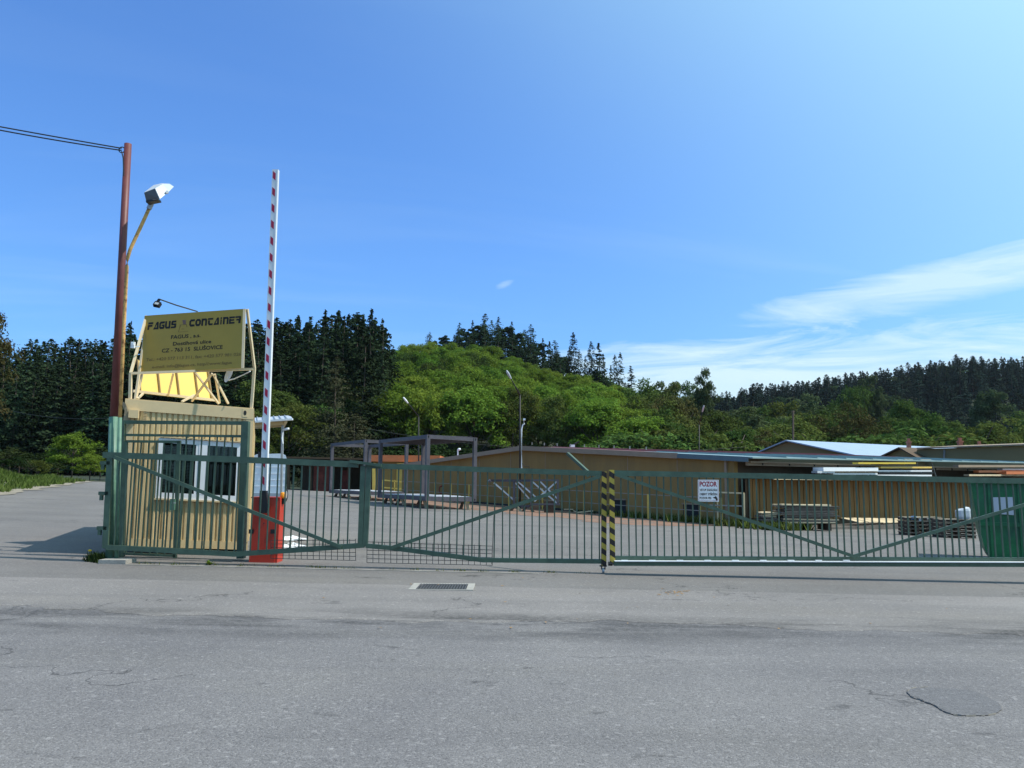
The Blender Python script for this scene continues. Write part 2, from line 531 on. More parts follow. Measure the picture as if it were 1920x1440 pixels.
m_galv = M('galvanised_steel', (0.40, 0.42, 0.44), 0.45, 0.3, var=0.1)
m_lamp = M('lamp_housing_grey', (0.50, 0.53, 0.56), 0.4, 0.1, var=0.05)
m_lampd = M('shade_toned_lamp_end', (0.10, 0.11, 0.12), 0.5)  # darker copy of the housing grey, shade put into the colour
m_steel = M('purple_grey_primer', (0.088, 0.080, 0.094), 0.5, var=0.12, vs=2, col2=(0.07, 0.064, 0.075), c2s=3)
m_steell = M('pale_floor_sheet', (0.74, 0.74, 0.76), 0.4, 0.2, var=0.12, vs=4)
m_wood = M('pale_sawn_wood', (0.55, 0.44, 0.28), 0.8, var=0.2, vs=4, rand=0.2)
m_woodg = M('grey_weathered_wood', (0.145, 0.122, 0.10), 0.85, var=0.3, vs=6, rand=0.35)
m_woodd = M('dark_wood', (0.09, 0.06, 0.04), 0.85, var=0.3, vs=6, rand=0.3)
m_brown = M('brown_board', (0.25, 0.13, 0.036), 0.75, var=0.14, vs=3, rand=0.07, stretch=(3, 3, 0.4))
m_brownd = M('dark_brown_board', (0.10, 0.06, 0.032), 0.8, var=0.2, vs=3, rand=0.15)
m_wall = M('ochre_render_wall', (0.31, 0.19, 0.058), 0.85, var=0.13, vs=1.2, bump=0.15, bs=30, stretch=(1, 1, 0.25), col2=(0.25, 0.165, 0.06), c2s=0.9, c2w=0.12)
m_wall2 = M('brown_render_wall', (0.32, 0.21, 0.085), 0.85, var=0.07, vs=0.8)
m_wall3 = M('olive_render_wall', (0.25, 0.195, 0.085), 0.85, var=0.07, vs=0.8)
m_fascia = M('grey_brown_fascia', (0.30, 0.22, 0.15), 0.7, var=0.1)
m_fasciab = M('blue_grey_fascia', (0.10, 0.15, 0.17), 0.6, var=0.1)
m_roofr = M('red_roof_sheet', (0.30, 0.135, 0.12), 0.6, var=0.18, vs=3)
m_rooft = M('teal_roof_sheet', (0.22, 0.31, 0.31), 0.45, var=0.15, vs=2)
m_roofb = M('pale_blue_roof', (0.36, 0.43, 0.52), 0.4, 0.1, var=0.08, vs=1)
m_orange = M('orange_fascia', (0.55, 0.16, 0.055), 0.6, var=0.08)
m_yellow = M('yellow_paint', (0.70, 0.47, 0.10), 0.55, var=0.08)
m_yellowb = M('bright_yellow', (0.62, 0.45, 0.05), 0.5, var=0.06)
m_rustred = M('rust_red_sheet', (0.20, 0.045, 0.03), 0.8, var=0.4, vs=2)
m_skip = M('green_skip_paint', (0.018, 0.165, 0.050), 0.5, var=0.25, vs=3, col2=(0.02, 0.085, 0.05), c2s=1.6, c2w=0.15)
m_skipd = M('skip_inside', (0.03, 0.05, 0.04), 0.8)
m_chim = M('red_brown_brick', (0.30, 0.12, 0.08), 0.85, var=0.2)
m_bark = M('bark', (0.085, 0.065, 0.05), 0.95, var=0.3, vs=2)
m_mirror = M('rubber_black', (0.02, 0.02, 0.022), 0.6)
m_cloth = M('beige_rag', (0.38, 0.30, 0.19), 0.9, var=0.2, vs=6)
m_yflower = M('flower_yellow', (0.85, 0.55, 0.02), 0.6)

m_glass = bpy.data.materials.new('window_glass'); m_glass.use_nodes = True
_n = m_glass.node_tree.nodes; _l = m_glass.node_tree.links
_n.remove(_n['Principled BSDF'])
_t = _n.new('ShaderNodeBsdfTransparent'); _t.inputs[0].default_value = (0.75, 0.8, 0.78, 1)
_g = _n.new('ShaderNodeBsdfGlossy'); _g.inputs['Roughness'].default_value = 0.02
_x = _n.new('ShaderNodeMixShader'); _fr = _n.new('ShaderNodeFresnel'); _fr.inputs[0].default_value = 1.5
_l.new(_fr.outputs[0], _x.inputs[0]); _l.new(_t.outputs[0], _x.inputs[1]); _l.new(_g.outputs[0], _x.inputs[2])
_l.new(_x.outputs[0], _n['Material Output'].inputs[0])

# foliage
l_beech = leaf('beech_leaves', (0.100, 0.168, 0.022), (0.165, 0.235, 0.035), 0.36, 0.08, 0.16, 0.10)
l_green = leaf('mixed_leaves', (0.065, 0.10, 0.024), (0.10, 0.135, 0.034), 0.28, 0.14, 0.25, 0.12)
l_brown = leaf('brownish_leaves', (0.095, 0.08, 0.03), (0.075, 0.085, 0.028), 0.2, 0.08, 0.2, 0.3)
l_birch = leaf('birch_leaves', (0.065, 0.095, 0.04), (0.09, 0.12, 0.055), 0.25, 0.08, 0.2, 0.2)
l_dark = leaf('dark_shade_toned_leaves', (0.018, 0.030, 0.010), (0.030, 0.045, 0.015), 0.15, 0.1, 0.25, 0.3)  # shade under the wood put into the leaf colour; dark weeds share it
l_near = leaf('dark_russet_leaves', (0.045, 0.05, 0.02), (0.075, 0.055, 0.026), 0.18, 0.06, 0.1, 0.6)
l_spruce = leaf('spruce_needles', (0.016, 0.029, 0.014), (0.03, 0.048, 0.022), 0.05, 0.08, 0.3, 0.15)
l_sprucel = leaf('lit_spruce_needles', (0.028, 0.05, 0.024), (0.04, 0.065, 0.032), 0.08, 0.08, 0.3, 0.15)  # paler copy of the spruce needles, sunlight put into the colour
l_pine = leaf('old_spruce_needles', (0.03, 0.035, 0.018), (0.075, 0.075, 0.04), 0.08, 0.05, 0.1, 0.5)
l_far = leaf('far_needles', (0.016, 0.03, 0.022), (0.03, 0.048, 0.034), 0.05, 0.08, 0.3, 0.05)

# ------------------------------------------------------------------ ground
def grid(name, mat, xs_of_row, ys, zf, kind='structure', smooth=True):
    mb = MB(); nx = len(xs_of_row(ys[0]))
    for y in ys:
        for x in xs_of_row(y):
            mb.v.append(V((x, y, zf(x, y))))
    for j in range(len(ys) - 1):
        for i in range(nx - 1):
            a = j * nx + i
            mb.f.append((a, a + 1, a + nx + 1, a + nx))
    o = mb.build(name, mat, None, smooth)
    return tag(o, kind=kind)


def yrange(a, b, n):
    return [a + (b - a) * i / (n - 1) for i in range(n)]


US = yrange(-2.6, 2.6, 131)
grid('terrain', m_terrain, lambda y: [u * max(y, 60) for u in US],
     yrange(-160, 60, 45) + yrange(66, 200, 28) + yrange(212, 600, 34) + yrange(640, 1600, 16),
     lambda x, y: T(x, y) - 0.06)


def seam_y(x):
    return 9.2 - 0.035 * x + 0.20 * math.sin(x * 0.83) + 0.13 * math.sin(x * 1.31 + 1) * math.sin(x * 0.37) + 0.06 * math.sin(x * 5.3 + 2 * math.sin(x)) + 0.035 * math.sin(x * 17.1 + 3 * math.sin(x * 2.2)) + 0.02 * math.sin(x * 41)


def left_edge(y):
    return -60 if y < 17 else (-60 + (y - 17) * 9.4 if y < 21 else -16.2 - 0.395 * (y - 21) + 0.25 * math.sin(y * 1.3))


grid('road', m_road, lambda y: yrange(-70, 70, 29), yrange(-12, 11, 12), lambda x, y: gz(x, y) - 0.008)
rows = [k / 40 for k in range(41)]
_xs = yrange(-60, 60, 961)
mb = MB()
for x in _xs: mb.v += [V((x, seam_y(x), gz(x, seam_y(x)) - 0.007)), V((x, seam_y(x) + 0.03, gz(x, seam_y(x)))), V((x, 12.0, gz(x, 12.0)))]
for i in range(len(_xs) - 1):
    a = i * 3
    mb.f += [(a, a + 3, a + 4, a + 1), (a + 1, a + 4, a + 5, a + 2)]
tag(mb.build('forecourt', m_yard), kind='structure')
grid('yard', m_yardb, lambda y: yrange(left_edge(y), 48, 45), yrange(12.0, 62, 51), lambda x, y: gz(x, y))

# grass bank along the left of the lane, with a sandy foot
bx = [0, 0.5, 1.2, 2.2, 3.5, 5, 7, 10, 16]


def bankz(x, y):
    d = left_edge(y) - x
    h = 1.5 * sstep(d / 4.5) * max(0.15, 1 - max(0, y - 30) / 30) + 0.12 * math.sin(x * 1.7 + y) * sstep(d / 3)
    return gz(x, y) + 0.01 + h


grid('sandy_verge', m_sand, lambda y: [left_edge(y) - d for d in (0.5, 0.25, 0.0, -0.2 - 0.2 * math.sin(y * 2.1))], yrange(21, 62, 42), lambda x, y: max(bankz(x, y), gz(x, y)) + 0.012)
grid('grass_bank', M('bank_turf', (0.05, 0.075, 0.02), 0.95, var=0.4, vs=2.5, bump=0.8, bs=5, col2=(0.09, 0.085, 0.04), c2s=1.5), lambda y: [left_edge(y) - d for d in bx][::-1], yrange(21, 66, 30), lambda x, y: bankz(x, y))
mb = MB()
for _ in range(9000):
    y = random.uniform(26, 60); d = 0.35 + abs(random.gauss(0, 4.2)); x = left_edge(y) - d
    z = bankz(x, y) - 0.02
    a = random.uniform(0, math.pi); h = random.uniform(0.12, 0.38); w = random.uniform(0.03, 0.07)
    dx, dy = math.cos(a) * w, math.sin(a) * w
    lx, ly = random.gauss(0, 0.12), random.gauss(0, 0.12)
    n = len(mb.v)
    mb.v += [V((x - dx, y - dy, z)), V((x + dx, y + dy, z)), V((x + lx, y + ly, z + h))]
    mb.f.append((n, n + 1, n + 2))
tag(mb.build('grass', m_grass), 'tufts of green grass covering the bank beside the lane', 'grass', kind='stuff')

# reddish soil strip along the foot of the hall
W0, W1 = V((-5.6, 52.0, 0)), V((9.1, 33.0, 0))
WD = (W1 - W0).normalized()
WNRM = V((WD.y, -WD.x, 0)) * -1
if WNRM.y > 0: WNRM = -WNRM            # faces the camera
WBACK = -WNRM
mb = MB(); n = 40
for i in range(n + 1):
    t = -0.12 + 1.12 * i / n
    p = W0 + (W1 - W0) * t
    wd = 5.4 + 0.5 * math.sin(i * 0.9) + 0.25 * math.sin(i * 2.3)
    for k, d in enumerate((-0.3, wd * 0.5, wd)):
        q = p + WNRM * d
        mb.v.append(V((q.x, q.y, gz(q.x, q.y) + 0.008 + (0.05 if k == 0 else 0))))
for i in range(n):
    for k in range(2):
        a = i * 3 + k
        mb.f.append((a, a + 1, a + 4, a + 3))
tag(mb.build('soil_strip', m_soil, None, True), kind='structure')

# worn patch in the road where the top layer broke away
def gnd(px, py, dz=0.0):
    d = ray(px, py); t = -CAMZ / d.z
    for _ in range(8):
        p = V((0, 0, CAMZ)) + d * t
        t = (gz(p.x, p.y) + dz - CAMZ) / d.z
    return V((0, 0, CAMZ)) + d * t


outl = [(1700, 1298), (1712, 1290), (1740, 1289), (1780, 1291), (1820, 1294), (1846, 1303), (1872, 1318), (1880, 1330), (1862, 1339), (1830, 1342), (1795, 1341), (1770, 1334), (1756, 1324), (1735, 1316), (1712, 1308)]
pts = []
for i, (a, b_) in enumerate(outl):
    c, d = outl[(i + 1) % len(outl)]
    for k in range(4):
        t = k / 4
        pts.append(gnd(a + (c - a) * t + random.uniform(-1.6, 1.6), b_ + (d - b_) * t + random.uniform(-0.8, 0.8), -0.0045))
mb = MB(); mb.add(pts, [tuple(range(len(pts)))])
tag(mb.build('road_patch', m_patch), kind='structure')
cen = sum((p for p in pts), V()) / len(pts)
mb = MB(); n = len(pts)
for i, p in enumerate(pts):
    q = cen + (p - cen) * (1.010 + 0.008 * math.sin(i * 1.7))
    mb.v += [p + V((0, 0, 0.0005)), (p + q) / 2 + V((0, 0, 0.005)), q + V((0, 0, -0.004))]
for i in range(n):
    if (i * 7) % 11 < 4 or 8 < i < 30: continue
    j = (i + 1) % n
    for k in range(2): mb.f.append((i * 3 + k, j * 3 + k, j * 3 + k + 1, i * 3 + k + 1))
tag(mb.build('road_patch_rim', M('broken_edge', (0.24, 0.215, 0.18), 0.95, var=0.3, vs=9)), kind='structure')

# concrete strip under the gate line
def strip(name, mat, pxs, Y0, Y1, dz, h):
    mb = MB()
    for px in pxs:
        a, b_ = gpx(px, Y0), gpx(px, Y1)
        mb.v += [a + V((0, 0, dz - h)), a + V((0, 0, dz)), b_ + V((0, 0, dz)), b_ + V((0, 0, dz - h))]
    for i in range(len(pxs) - 1):
        for k in range(3):
            a = i * 4 + k
            mb.f.append((a, a + 1, a + 5, a + 4))
    return tag(mb.build(name, mat), kind='structure')


strip('kerb_strip', M('dirty_concrete', (0.26, 0.24, 0.21), 0.9, var=0.35, vs=3), yrange(236, 1010, 60), 13.66, 13.74, 0.010, 0.05)

# ------------------------------------------------------------------ drain grate in the forecourt
c4 = [gnd(774, 1093), gnd(882, 1093), gnd(904, 1106), gnd(800, 1106)]
o0 = gnd(840, 1099.5)
dg = thing('drain_grate', 'rectangular iron drain grate in a pale concrete frame set in the forecourt', 'drain', o0)
gx0, gx1 = c4[0].x + 0.02, c4[1].x + 0.08
gy0, gy1 = c4[3].y, c4[0].y
zf = gz(o0.x, o0.y)
fr = MB()
for (xa, xb, ya, yb) in ((gx0, gx1, gy1 - 0.09, gy1), (gx0, gx0 + 0.10, gy0, gy1 - 0.09), (gx1 - 0.10, gx1, gy0, gy1 - 0.09), (gx0 + 0.10, gx1 - 0.10, gy0, gy0 + 0.04)):
    fr.box(((xa + xb) / 2, (ya + yb) / 2, zf - 0.02), (xb - xa, yb - ya, 0.056))
fr.build('frame', m_conc, dg)
pit_plate = MB(); pit_plate.box(((gx0 + gx1) / 2, (gy0 + gy1) / 2, zf + 0.003), (gx1 - gx0 - 0.2, gy1 - gy0 - 0.13, 0.004)); pit_plate.build('pit_plate', m_dark, dg)  # flat dark plate, the depth of the pit is only its colour
nb = 18
m_iron = M('cast_iron', (0.07, 0.068, 0.07), 0.6, var=0.2)
for i in range(nb):
    x = gx0 + 0.12 + (gx1 - gx0 - 0.24) * i / (nb - 1)
    bar('bar', m_iron, dg, (x, gy0 + 0.04, zf + 0.008), (x, gy1 - 0.09, zf + 0.008), 0.018, 0.012)

# ------------------------------------------------------------------ folding gate, two leaves
YG = 14.0
MPX = YG / F


def lerp_px(pts, x):
    return float(np.interp(x, [p[0] for p in pts], [p[1] for p in pts]))


def polyrail(name, mat, parent, pts, Y, w, h):
    """A rail that follows a kinked line of pixels at distance Y."""
    mb = MB()
    P = [at(px, py, Y) for px, py in pts]
    for p in P:
        mb.v += [p + V((0, -w / 2, -h / 2)), p + V((0, w / 2, -h / 2)), p + V((0, w / 2, h / 2)), p + V((0, -w / 2, h / 2))]
    for i in range(len(P) - 1):
        for k in range(4):
            a = i * 4 + k; b_ = i * 4 + (k + 1) % 4
            mb.f.append((a, b_, b_ + 4, a + 4))
    mb.f += [(3, 2, 1, 0), tuple(len(mb.v) - 4 + k for k in range(4))]
    return mb.build(name, mat, parent)


def gate_bars(parent, xs, top, bot, Y, lean, w=0.022):
    for x in xs:
        yt, yb = lerp_px(top, x), lerp_px(bot, x)
        xb = x - lean(x) * (yb - yt) + random.gauss(0, 0.55)
        bar('bar', m_green, parent, at(x, yt, Y), at(xb, yb, Y), w, w, up=(0, 1, 0))


def vlean(x):      # how verticals lean in the picture, per pixel of height
    return -(x - 1050) / 11500.0


def mesh_panel(parent, x0, x1, yt0, yt1, yb0, yb1, Y, nx, ny):
    for i in range(nx + 1):
        t = i / nx
        x = x0 + (x1 - x0) * t
        bar('mesh_wire', m_wire, parent, at(x + random.uniform(-.6, .6), yt0 + (yt1 - yt0) * t - random.uniform(0, 3), Y), at(x, yb0 + (yb1 - yb0) * t, Y), 0.009, 0.009, up=(0, 1, 0))
    for j in range(ny + 1):
        t = j / ny
        bar('mesh_wire', m_wire, parent, at(x0, yt0 + (yb0 - yt0) * t, Y - 0.008), at(x1, yt1 + (yb1 - yt1) * t, Y - 0.008), 0.009, 0.009)


ga = thing('gate_leaf', 'green barred folding gate leaf hinged at the tall pole, in front of the ochre cabin', 'gate', gpx(205, YG), 'leaves of the green entrance gate')
topA = [(194, 853), (430, 861), (672, 871)]
botA = [(200, 1026), (300, 1031), (440, 1039), (560, 1031), (684, 1022)]
polyrail('top_rail', m_green, ga, topA, YG, 0.07, 0.105)
polyrail('bottom_rail', m_green, ga, botA, YG, 0.07, 0.085)
bar('stile', m_green, ga, at(207, 856, YG), at(198, 1028, YG), 0.10, 0.06, up=(0, 1, 0))
bar('stile', m_green, ga, at(681, 873, YG), at(675.5, 1023, YG), 0.085, 0.06, up=(0, 1, 0))
bar('diagonal_brace', m_green, ga, at(214, 857, YG - 0.055), at(640, 1026, YG - 0.055), 0.03, 0.06)
gate_bars(ga, [225 + 14.85 * i for i in range(30)], [(x, y + 4) for x, y in topA], [(x, y - 4) for x, y in botA], YG + 0.005, vlean)
mesh_panel(ga, 508, 667, 1013, 1013, 1047, 1051, YG + 0.055, 14, 5)
for yy in (868, 925, 990):
    hb = MB(); p = at(198 - (yy - 868) * 0.05, yy, YG); hb.box(p, (0.17, 0.06, 0.06)); hb.box(p + V((-0.04, 0, -0.07)), (0.05, 0.05, 0.10)); hb.build('hinge', m_green, ga)

gb = thing('gate_leaf', 'green barred folding gate leaf between the hinge stile and the striped posts', 'gate', gpx(690, YG), 'leaves of the green entrance gate')
topB = [(686, 873), (1128, 888)]
botB = [(686, 1023), (740, 1028), (905, 1050), (1128, 1052.5)]
polyrail('top_rail', m_green, gb, topB, YG, 0.07, 0.092)
polyrail('bottom_rail', m_green, gb, botB, YG, 0.07, 0.075)
bar('stile', m_green, gb, at(692, 873, YG), at(685, 1024, YG), 0.085, 0.06, up=(0, 1, 0))
bar('diagonal_brace', m_green, gb, at(734, 1027, YG - 0.055), at(1126, 893, YG - 0.055), 0.03, 0.06)
gate_bars(gb, [706 + 13.9 * i for i in range(31)], [(x, y + 3) for x, y in topB], [(x, y - 3) for x, y in botB], YG + 0.005, vlean)
mesh_panel(gb, 688, 923, 1016, 1024, 1055, 1060, YG + 0.055, 21, 5)
bar('cover_plate', m_green, gb, at(657, 865, YG - 0.02), at(716, 873, YG - 0.02), 0.16, 0.05)
bar('mesh_wire', m_wire, gb, at(926, 966, YG + 0.06), at(922, 1058, YG + 0.06), 0.01, 0.01, up=(0, 1, 0))
bar('latch_arm', m_green, gb, at(1064, 850, YG + 0.5), at(1108, 890, YG + 0.04), 0.05, 0.05)
bar('latch_bracket', m_green, gb, at(1100, 893, YG - 0.06), at(1109, 884, YG - 0.06), 0.03, 0.05)
hp = MB(); a, b_ = at(1132.5, 884, YG - 0.005), at(1132.0, 1060, YG - 0.005)
hp.beam(a, b_, 0.083, 0.083, up=(0, 1, 0)); hp.build('striped_post', m_hazard, gb)
wp = MB(); p = at(1131, 1061, YG); wp.box(p, (0.12, 0.07, 0.02)); wp.box(p + V((-.03, 0, -.03)), (0.015, 0.05, 0.06)); wp.box(p + V((.03, 0, -.03)), (0.015, 0.05, 0.06)); wp.build('caster_fork', m_black, gb)
wp = MB(); c = gpx(1131, YG) + V((0, 0, 0.045)); wp.tube([c + V((-0.018, 0, 0)), c + V((0.018, 0, 0))], 0.045, 14); wp.build('wheel', m_galv, gb)

# ------------------------------------------------------------------ sliding gate on the right
YS = 13.9
gc = thing('sliding_gate', 'long green barred sliding gate with striped end post and warning sign', 'gate', gpx(1148, YS))
topC = [(1148, 887), (2080, 905)]
botC = [(1150, 1046.5), (2080, 1050)]
polyrail('top_rail', m_green, gc, topC, YS, 0.07, 0.095)
polyrail('bottom_rail', m_green, gc, botC, YS, 0.06, 0.075)
polyrail('carrier_rail', m_green, gc, [(1150, 1056.3), (2080, 1059)], YS - 0.03, 0.20, 0.062)
polyrail('painted_lit_ledge', m_white, gc, [(1152, 1051.8), (2080, 1054.5)], YS - 0.10, 0.12, 0.012)  # white strip paints the sunlit top ledge of the carrier rail
for i in range(9):
    bar('bolt_head', m_white, gc, at(1165 + 52 * i, 1050.6, YS - 0.1), at(1177 + 52 * i, 1050.7, YS - 0.1), 0.03, 0.012)
gate_bars(gc, [1164 + 13.35 * i for i in range(68)], [(x, y + 3) for x, y in topC], [(x, y - 3) for x, y in botC], YS + 0.005, vlean)
bar('diagonal_brace', m_green, gc, at(1153, 889, YS - 0.055), at(1603, 1044, YS - 0.055), 0.03, 0.055)
bar('diagonal_brace', m_green, gc, at(1597, 1044, YS - 0.055), at(2075, 884 + 16, YS - 0.055), 0.03, 0.055)
hp = MB(); a, b_ = at(1146.5, 881, YS - 0.005), at(1148.5, 1055, YS - 0.005)
hp.beam(a, b_, 0.085, 0.085, up=(0, 1, 0)); hp.build('striped_post', m_hazard, gc)
wp = MB(); p = at(1146, 1057, YS - 0.02); wp.tube([p + V((-.05, 0, 0)), p + V((.02, 0, 0))], 0.035, 12); wp.build('end_roller', m_black, gc)

# writing ------------------------------------------------------------
def text_mesh(body, bold=0.0, ext=0.002):
    cu = bpy.data.curves.new('t', 'FONT'); cu.body = body; cu.size = 1; cu.extrude = 0; cu.offset = bold; cu.resolution_u = 3
    o = bpy.data.objects.new('t', cu); COL.objects.link(o)
    dgp = bpy.context.evaluated_depsgraph_get()
    me = bpy.data.meshes.new_from_object(o.evaluated_get(dgp))
    bpy.data.objects.remove(o); bpy.data.curves.remove(cu)
    vs_ = [V(v.co) for v in me.vertices]; fs_ = [tuple(p.vertices) for p in me.polygons]
    bpy.data.meshes.remove(me)
    return vs_, fs_


def write(body, name, mat, parent, o, u, v, n, x0, x1, y0, h, bold=0.0, squeeze=True):
    """Lay a line of lettering on the plane (o, u, v): from x0 to x1, baseline y0, cap height h; n lifts it off the plane."""
    vs_, fs_ = text_mesh(body, bold)
    xa = min(p.x for p in vs_); xb = max(p.x for p in vs_)
    sx = (x1 - x0) / (xb - xa); sy = h / 0.70
    mb = MB(); mb.add([o + u * (x0 + (p.x - xa) * sx) + v * (y0 + p.y * sy) + n for p in vs_], fs_)
    return tag(mb.build(name, mat, parent), kind='stuff')


# warning sign on the sliding gate
ps = thing('warning_sign', 'white warning sign headed POZOR wired to the sliding gate', 'sign', at(1328, 940, YS - 0.06))
tl, tr, bl = at(1308.5, 899.5, YS - 0.06), at(1347.5, 899.8, YS - 0.06), at(1308.8, 940.3, YS - 0.06)
u = (tr - tl).normalized(); v = (tl - bl).normalized(); wS = (tr - tl).length; hS = (tl - bl).length
nn = V((0, -1, 0))
mb = MB(); mb.obox(bl, u * wS, v * hS, V((0, 0.004, 0))); mb.build('plate', m_white, ps)
mb = MB()
for (a, b_, c, d) in ((0.012, 0.012, wS - 0.024, 0.004), (0.012, hS - 0.016, wS - 0.024, 0.004), (0.012, 0.012, 0.004, hS - 0.024), (wS - 0.016, 0.012, 0.004, hS - 0.024)):
    mb.obox(bl + u * a + v * b_ + nn * 0.002, u * c, v * d, nn * 0.001)
mb.build('border', m_inkr, ps)
write('POZOR', 'lettering', m_inkr, ps, bl, u, v, nn * 0.003, 0.08 * wS, 0.92 * wS, 0.70 * hS, 0.215 * hS, 0.035)
write('VSTUP ZAKÁZÁN', 'lettering', m_ink, ps, bl, u, v, nn * 0.003, 0.08 * wS, 0.92 * wS, 0.485 * hS, 0.095 * hS, 0.03)
write('OBJEKT STŘEŽEN', 'lettering', m_ink, ps, bl, u, v, nn * 0.003, 0.08 * wS, 0.92 * wS, 0.295 * hS, 0.095 * hS, 0.03)
write('POZOR PES', 'lettering', m_ink, ps, bl, u, v, nn * 0.003, 0.08 * wS, 0.64 * wS, 0.115 * hS, 0.095 * hS, 0.03)
dog = [(.70, .185), (.76, .205), (.82, .22), (.845, .265), (.875, .235), (.91, .19), (.935, .11), (.945, .065), (.86, .045), (.85, .095), (.825, .135), (.76, .155)]
mb = MB(); mb.add([bl + u * (a * wS) + v * (b_ * hS) + nn * 0.003 for a, b_ in dog], [tuple(range(len(dog)))]); mb.build('dog_head_emblem', m_ink, ps)

# ------------------------------------------------------------------ tall poles at the left
pb = gpx(206, 14.15)
po = thing('utility_pole', 'tall dark red steel pole with green foot beside the cabin', 'pole', pb)
top, mid, low = at(240, 270, 14.2), at(213.5, 783, 14.2), at(207, 1046, 14.15)
low.z = gz(low.x, low.y) - 0.05
mb = MB(); mb.tube([mid, mid + (top - mid) * 0.5, top], [0.068, 0.066, 0.064], 18); mb.build('upper_shaft', m_redpole, po, True)
mb = MB(); mb.tube([low, mid + (mid - low).normalized() * 0.01], 0.078, 18); mb.build('green_foot', m_greenl, po, True)
mb = MB(); c = at(228.5, 281, 14.2)
mb.tube([c + V((0.055 * math.cos(a), 0, 0.055 * math.sin(a))) for a in yrange(0, 2 * math.pi, 14)], 0.01, 6); mb.build('cable_eye', m_black, po)
mb = MB(); mb.obox(gpx(184, 13.75) + V((0, 0, -.05)), (0.46, 0.0, 0), (0, 0.4, 0), (0, 0, 0.115))
o = mb.build('concrete_foot', m_conc, po)

ca = thing('overhead_cable', 'pair of sagging black cables from the red pole top to the left', 'cable', at(228, 283, 14.2))
for k, (y0, sag) in enumerate(((233, 0.02), (236, 0.07))):
    A_, B_ = at(-320, 176 - k * 2, 13.0), at(228, 278 + 4 * k, 14.2)
    pts = [A_ + (B_ - A_) * t - V((0, 0, 4 * sag * t * (1 - t))) for t in yrange(0, 1, 22)]
    mb = MB(); mb.tube(pts, 0.012, 6); mb.build('strand', m_black, ca)
mb = MB(); mb.tube([at(228, 284, 14.12), at(231, 296, 14.1), at(232, 330, 14.1)], 0.011, 6); mb.build('drop_wire', m_black, ca)

lp = thing('street_lamp', 'rusty bent lamp pipe with grey floodlight head strapped beside the red pole', 'lamp', gpx(222, 14.1))
YL = 14.08
g0 = at(219, 1045, YL); g0.z = gz(g0.x, g0.y) - 0.04
mb = MB(); mb.tube([g0, at(225, 783, YL)], 0.034, 12); mb.build('green_foot', m_greenl, lp, True)
mb = MB(); mb.tube([at(225, 783, YL), at(232, 620, YL), at(238, 500, YL), at(239, 485, YL), at(244, 468, YL), at(270, 412, YL), at(281, 388, YL)], 0.031, 12); mb.build('rusty_pipe', m_rust, lp, True)
mb = MB(); mb.tube([at(279, 392, YL), at(284.5, 380, YL)], 0.045, 12); mb.build('collar', m_galv, lp)
q0 = [at(270, 361, 13.9), at(291, 353, 13.85), at(300, 373, 13.85), at(274, 377, 13.95)]
q1 = [at(304, 343.5, 14.5), at(318, 344.5, 14.45), at(326, 350, 14.45), at(306, 366, 14.5)]
qm = [at(288, 347, 14.1), at(305, 345, 14.1), at(317, 359, 14.1), at(290, 374, 14.15)]
mb = MB(); mb.add(q0 + qm + q1, [(0, 1, 2, 3), (0, 4, 5, 1), (1, 5, 6, 2), (2, 6, 7, 3), (3, 7, 4, 0), (4, 8, 9, 5), (5, 9, 10, 6), (6, 10, 11, 7), (7, 11, 8, 4), (8, 11, 10, 9)])
h_ = mb.build('lamp_head', m_lamp, lp)
mb = MB(); mb.add([p + (sum(q0, V()) / 4 - p) * 0.06 + V((-0.003, -0.004, -0.001)) for p in q0], [(0, 1, 2, 3)]); mb.build('shade_toned_end_face', m_lampd, h_)  # dark sheet over the end face paints its shaded side
mb = MB(); p = at(288, 378, 13.97); mb.box(p, (0.22, 0.14, 0.035), Matrix.Rotation(R(-12), 3, 'Y')); mb.build('swivel_bracket', m_black, h_)
mb = MB(); p = at(313, 361, 14.05); mb.tube([p, p + V((0.03, -0.06, -0.01))], 0.028, 10); mb.build('photocell', m_white, h_)

# ------------------------------------------------------------------ side fence with pedestrian door
YF = 14.75
sf = thing('side_fence', 'green barred side fence panel with heavy post in front of the cabin window', 'fence', gpx(459, YF))
bar('post', m_green, sf, at(461, 790, YF), at(452, 1047, YF), 0.13, 0.13, up=(0, 1, 0))
bar('post', m_green, sf, at(231, 790, YF), at(226, 1047, YF), 0.08, 0.08, up=(0, 1, 0))
bar('rail', m_green, sf, at(231, 791.5, YF), at(461, 793.5, YF), 0.06, 0.065)
bar('rail', m_green, sf, at(231, 815.5, YF), at(455, 818, YF), 0.05, 0.045)
bar('rail', m_green, sf, at(336, 1037, YF), at(452, 1040, YF), 0.05, 0.05)
gate_bars(sf, [350 + 14.4 * i for i in range(7)], [(200, 817), (500, 818)], [(200, 1036), (500, 1039)], YF, vlean)
pd = thing('pedestrian_door', 'narrow green barred pedestrian door with lock box beside the tall pole', 'gate', gpx(285, YF))
bar('stile', m_green, pd, at(237, 827, YF - .01), at(231, 1043, YF - .01), 0.05, 0.05, up=(0, 1, 0))
bar('stile', m_green, pd, at(336, 827, YF - .01), at(328, 1046, YF - .01), 0.065, 0.05, up=(0, 1, 0))
bar('rail', m_green, pd, at(237, 827.5, YF - .01), at(339, 828.5, YF - .01), 0.05, 0.045)
bar('rail', m_green, pd, at(231, 1038, YF - .01), at(329, 1042, YF - .01), 0.05, 0.045)
gate_bars(pd, [251 + 14.2 * i for i in range(6)], [(200, 828), (500, 829)], [(200, 1037), (500, 1041)], YF - .01, vlean, 0.022)
mb = MB(); mb.box(at(324, 946, YF - 0.05), (0.085, 0.06, 0.20)); lk = mb.build('lock_box', m_greenl, pd)
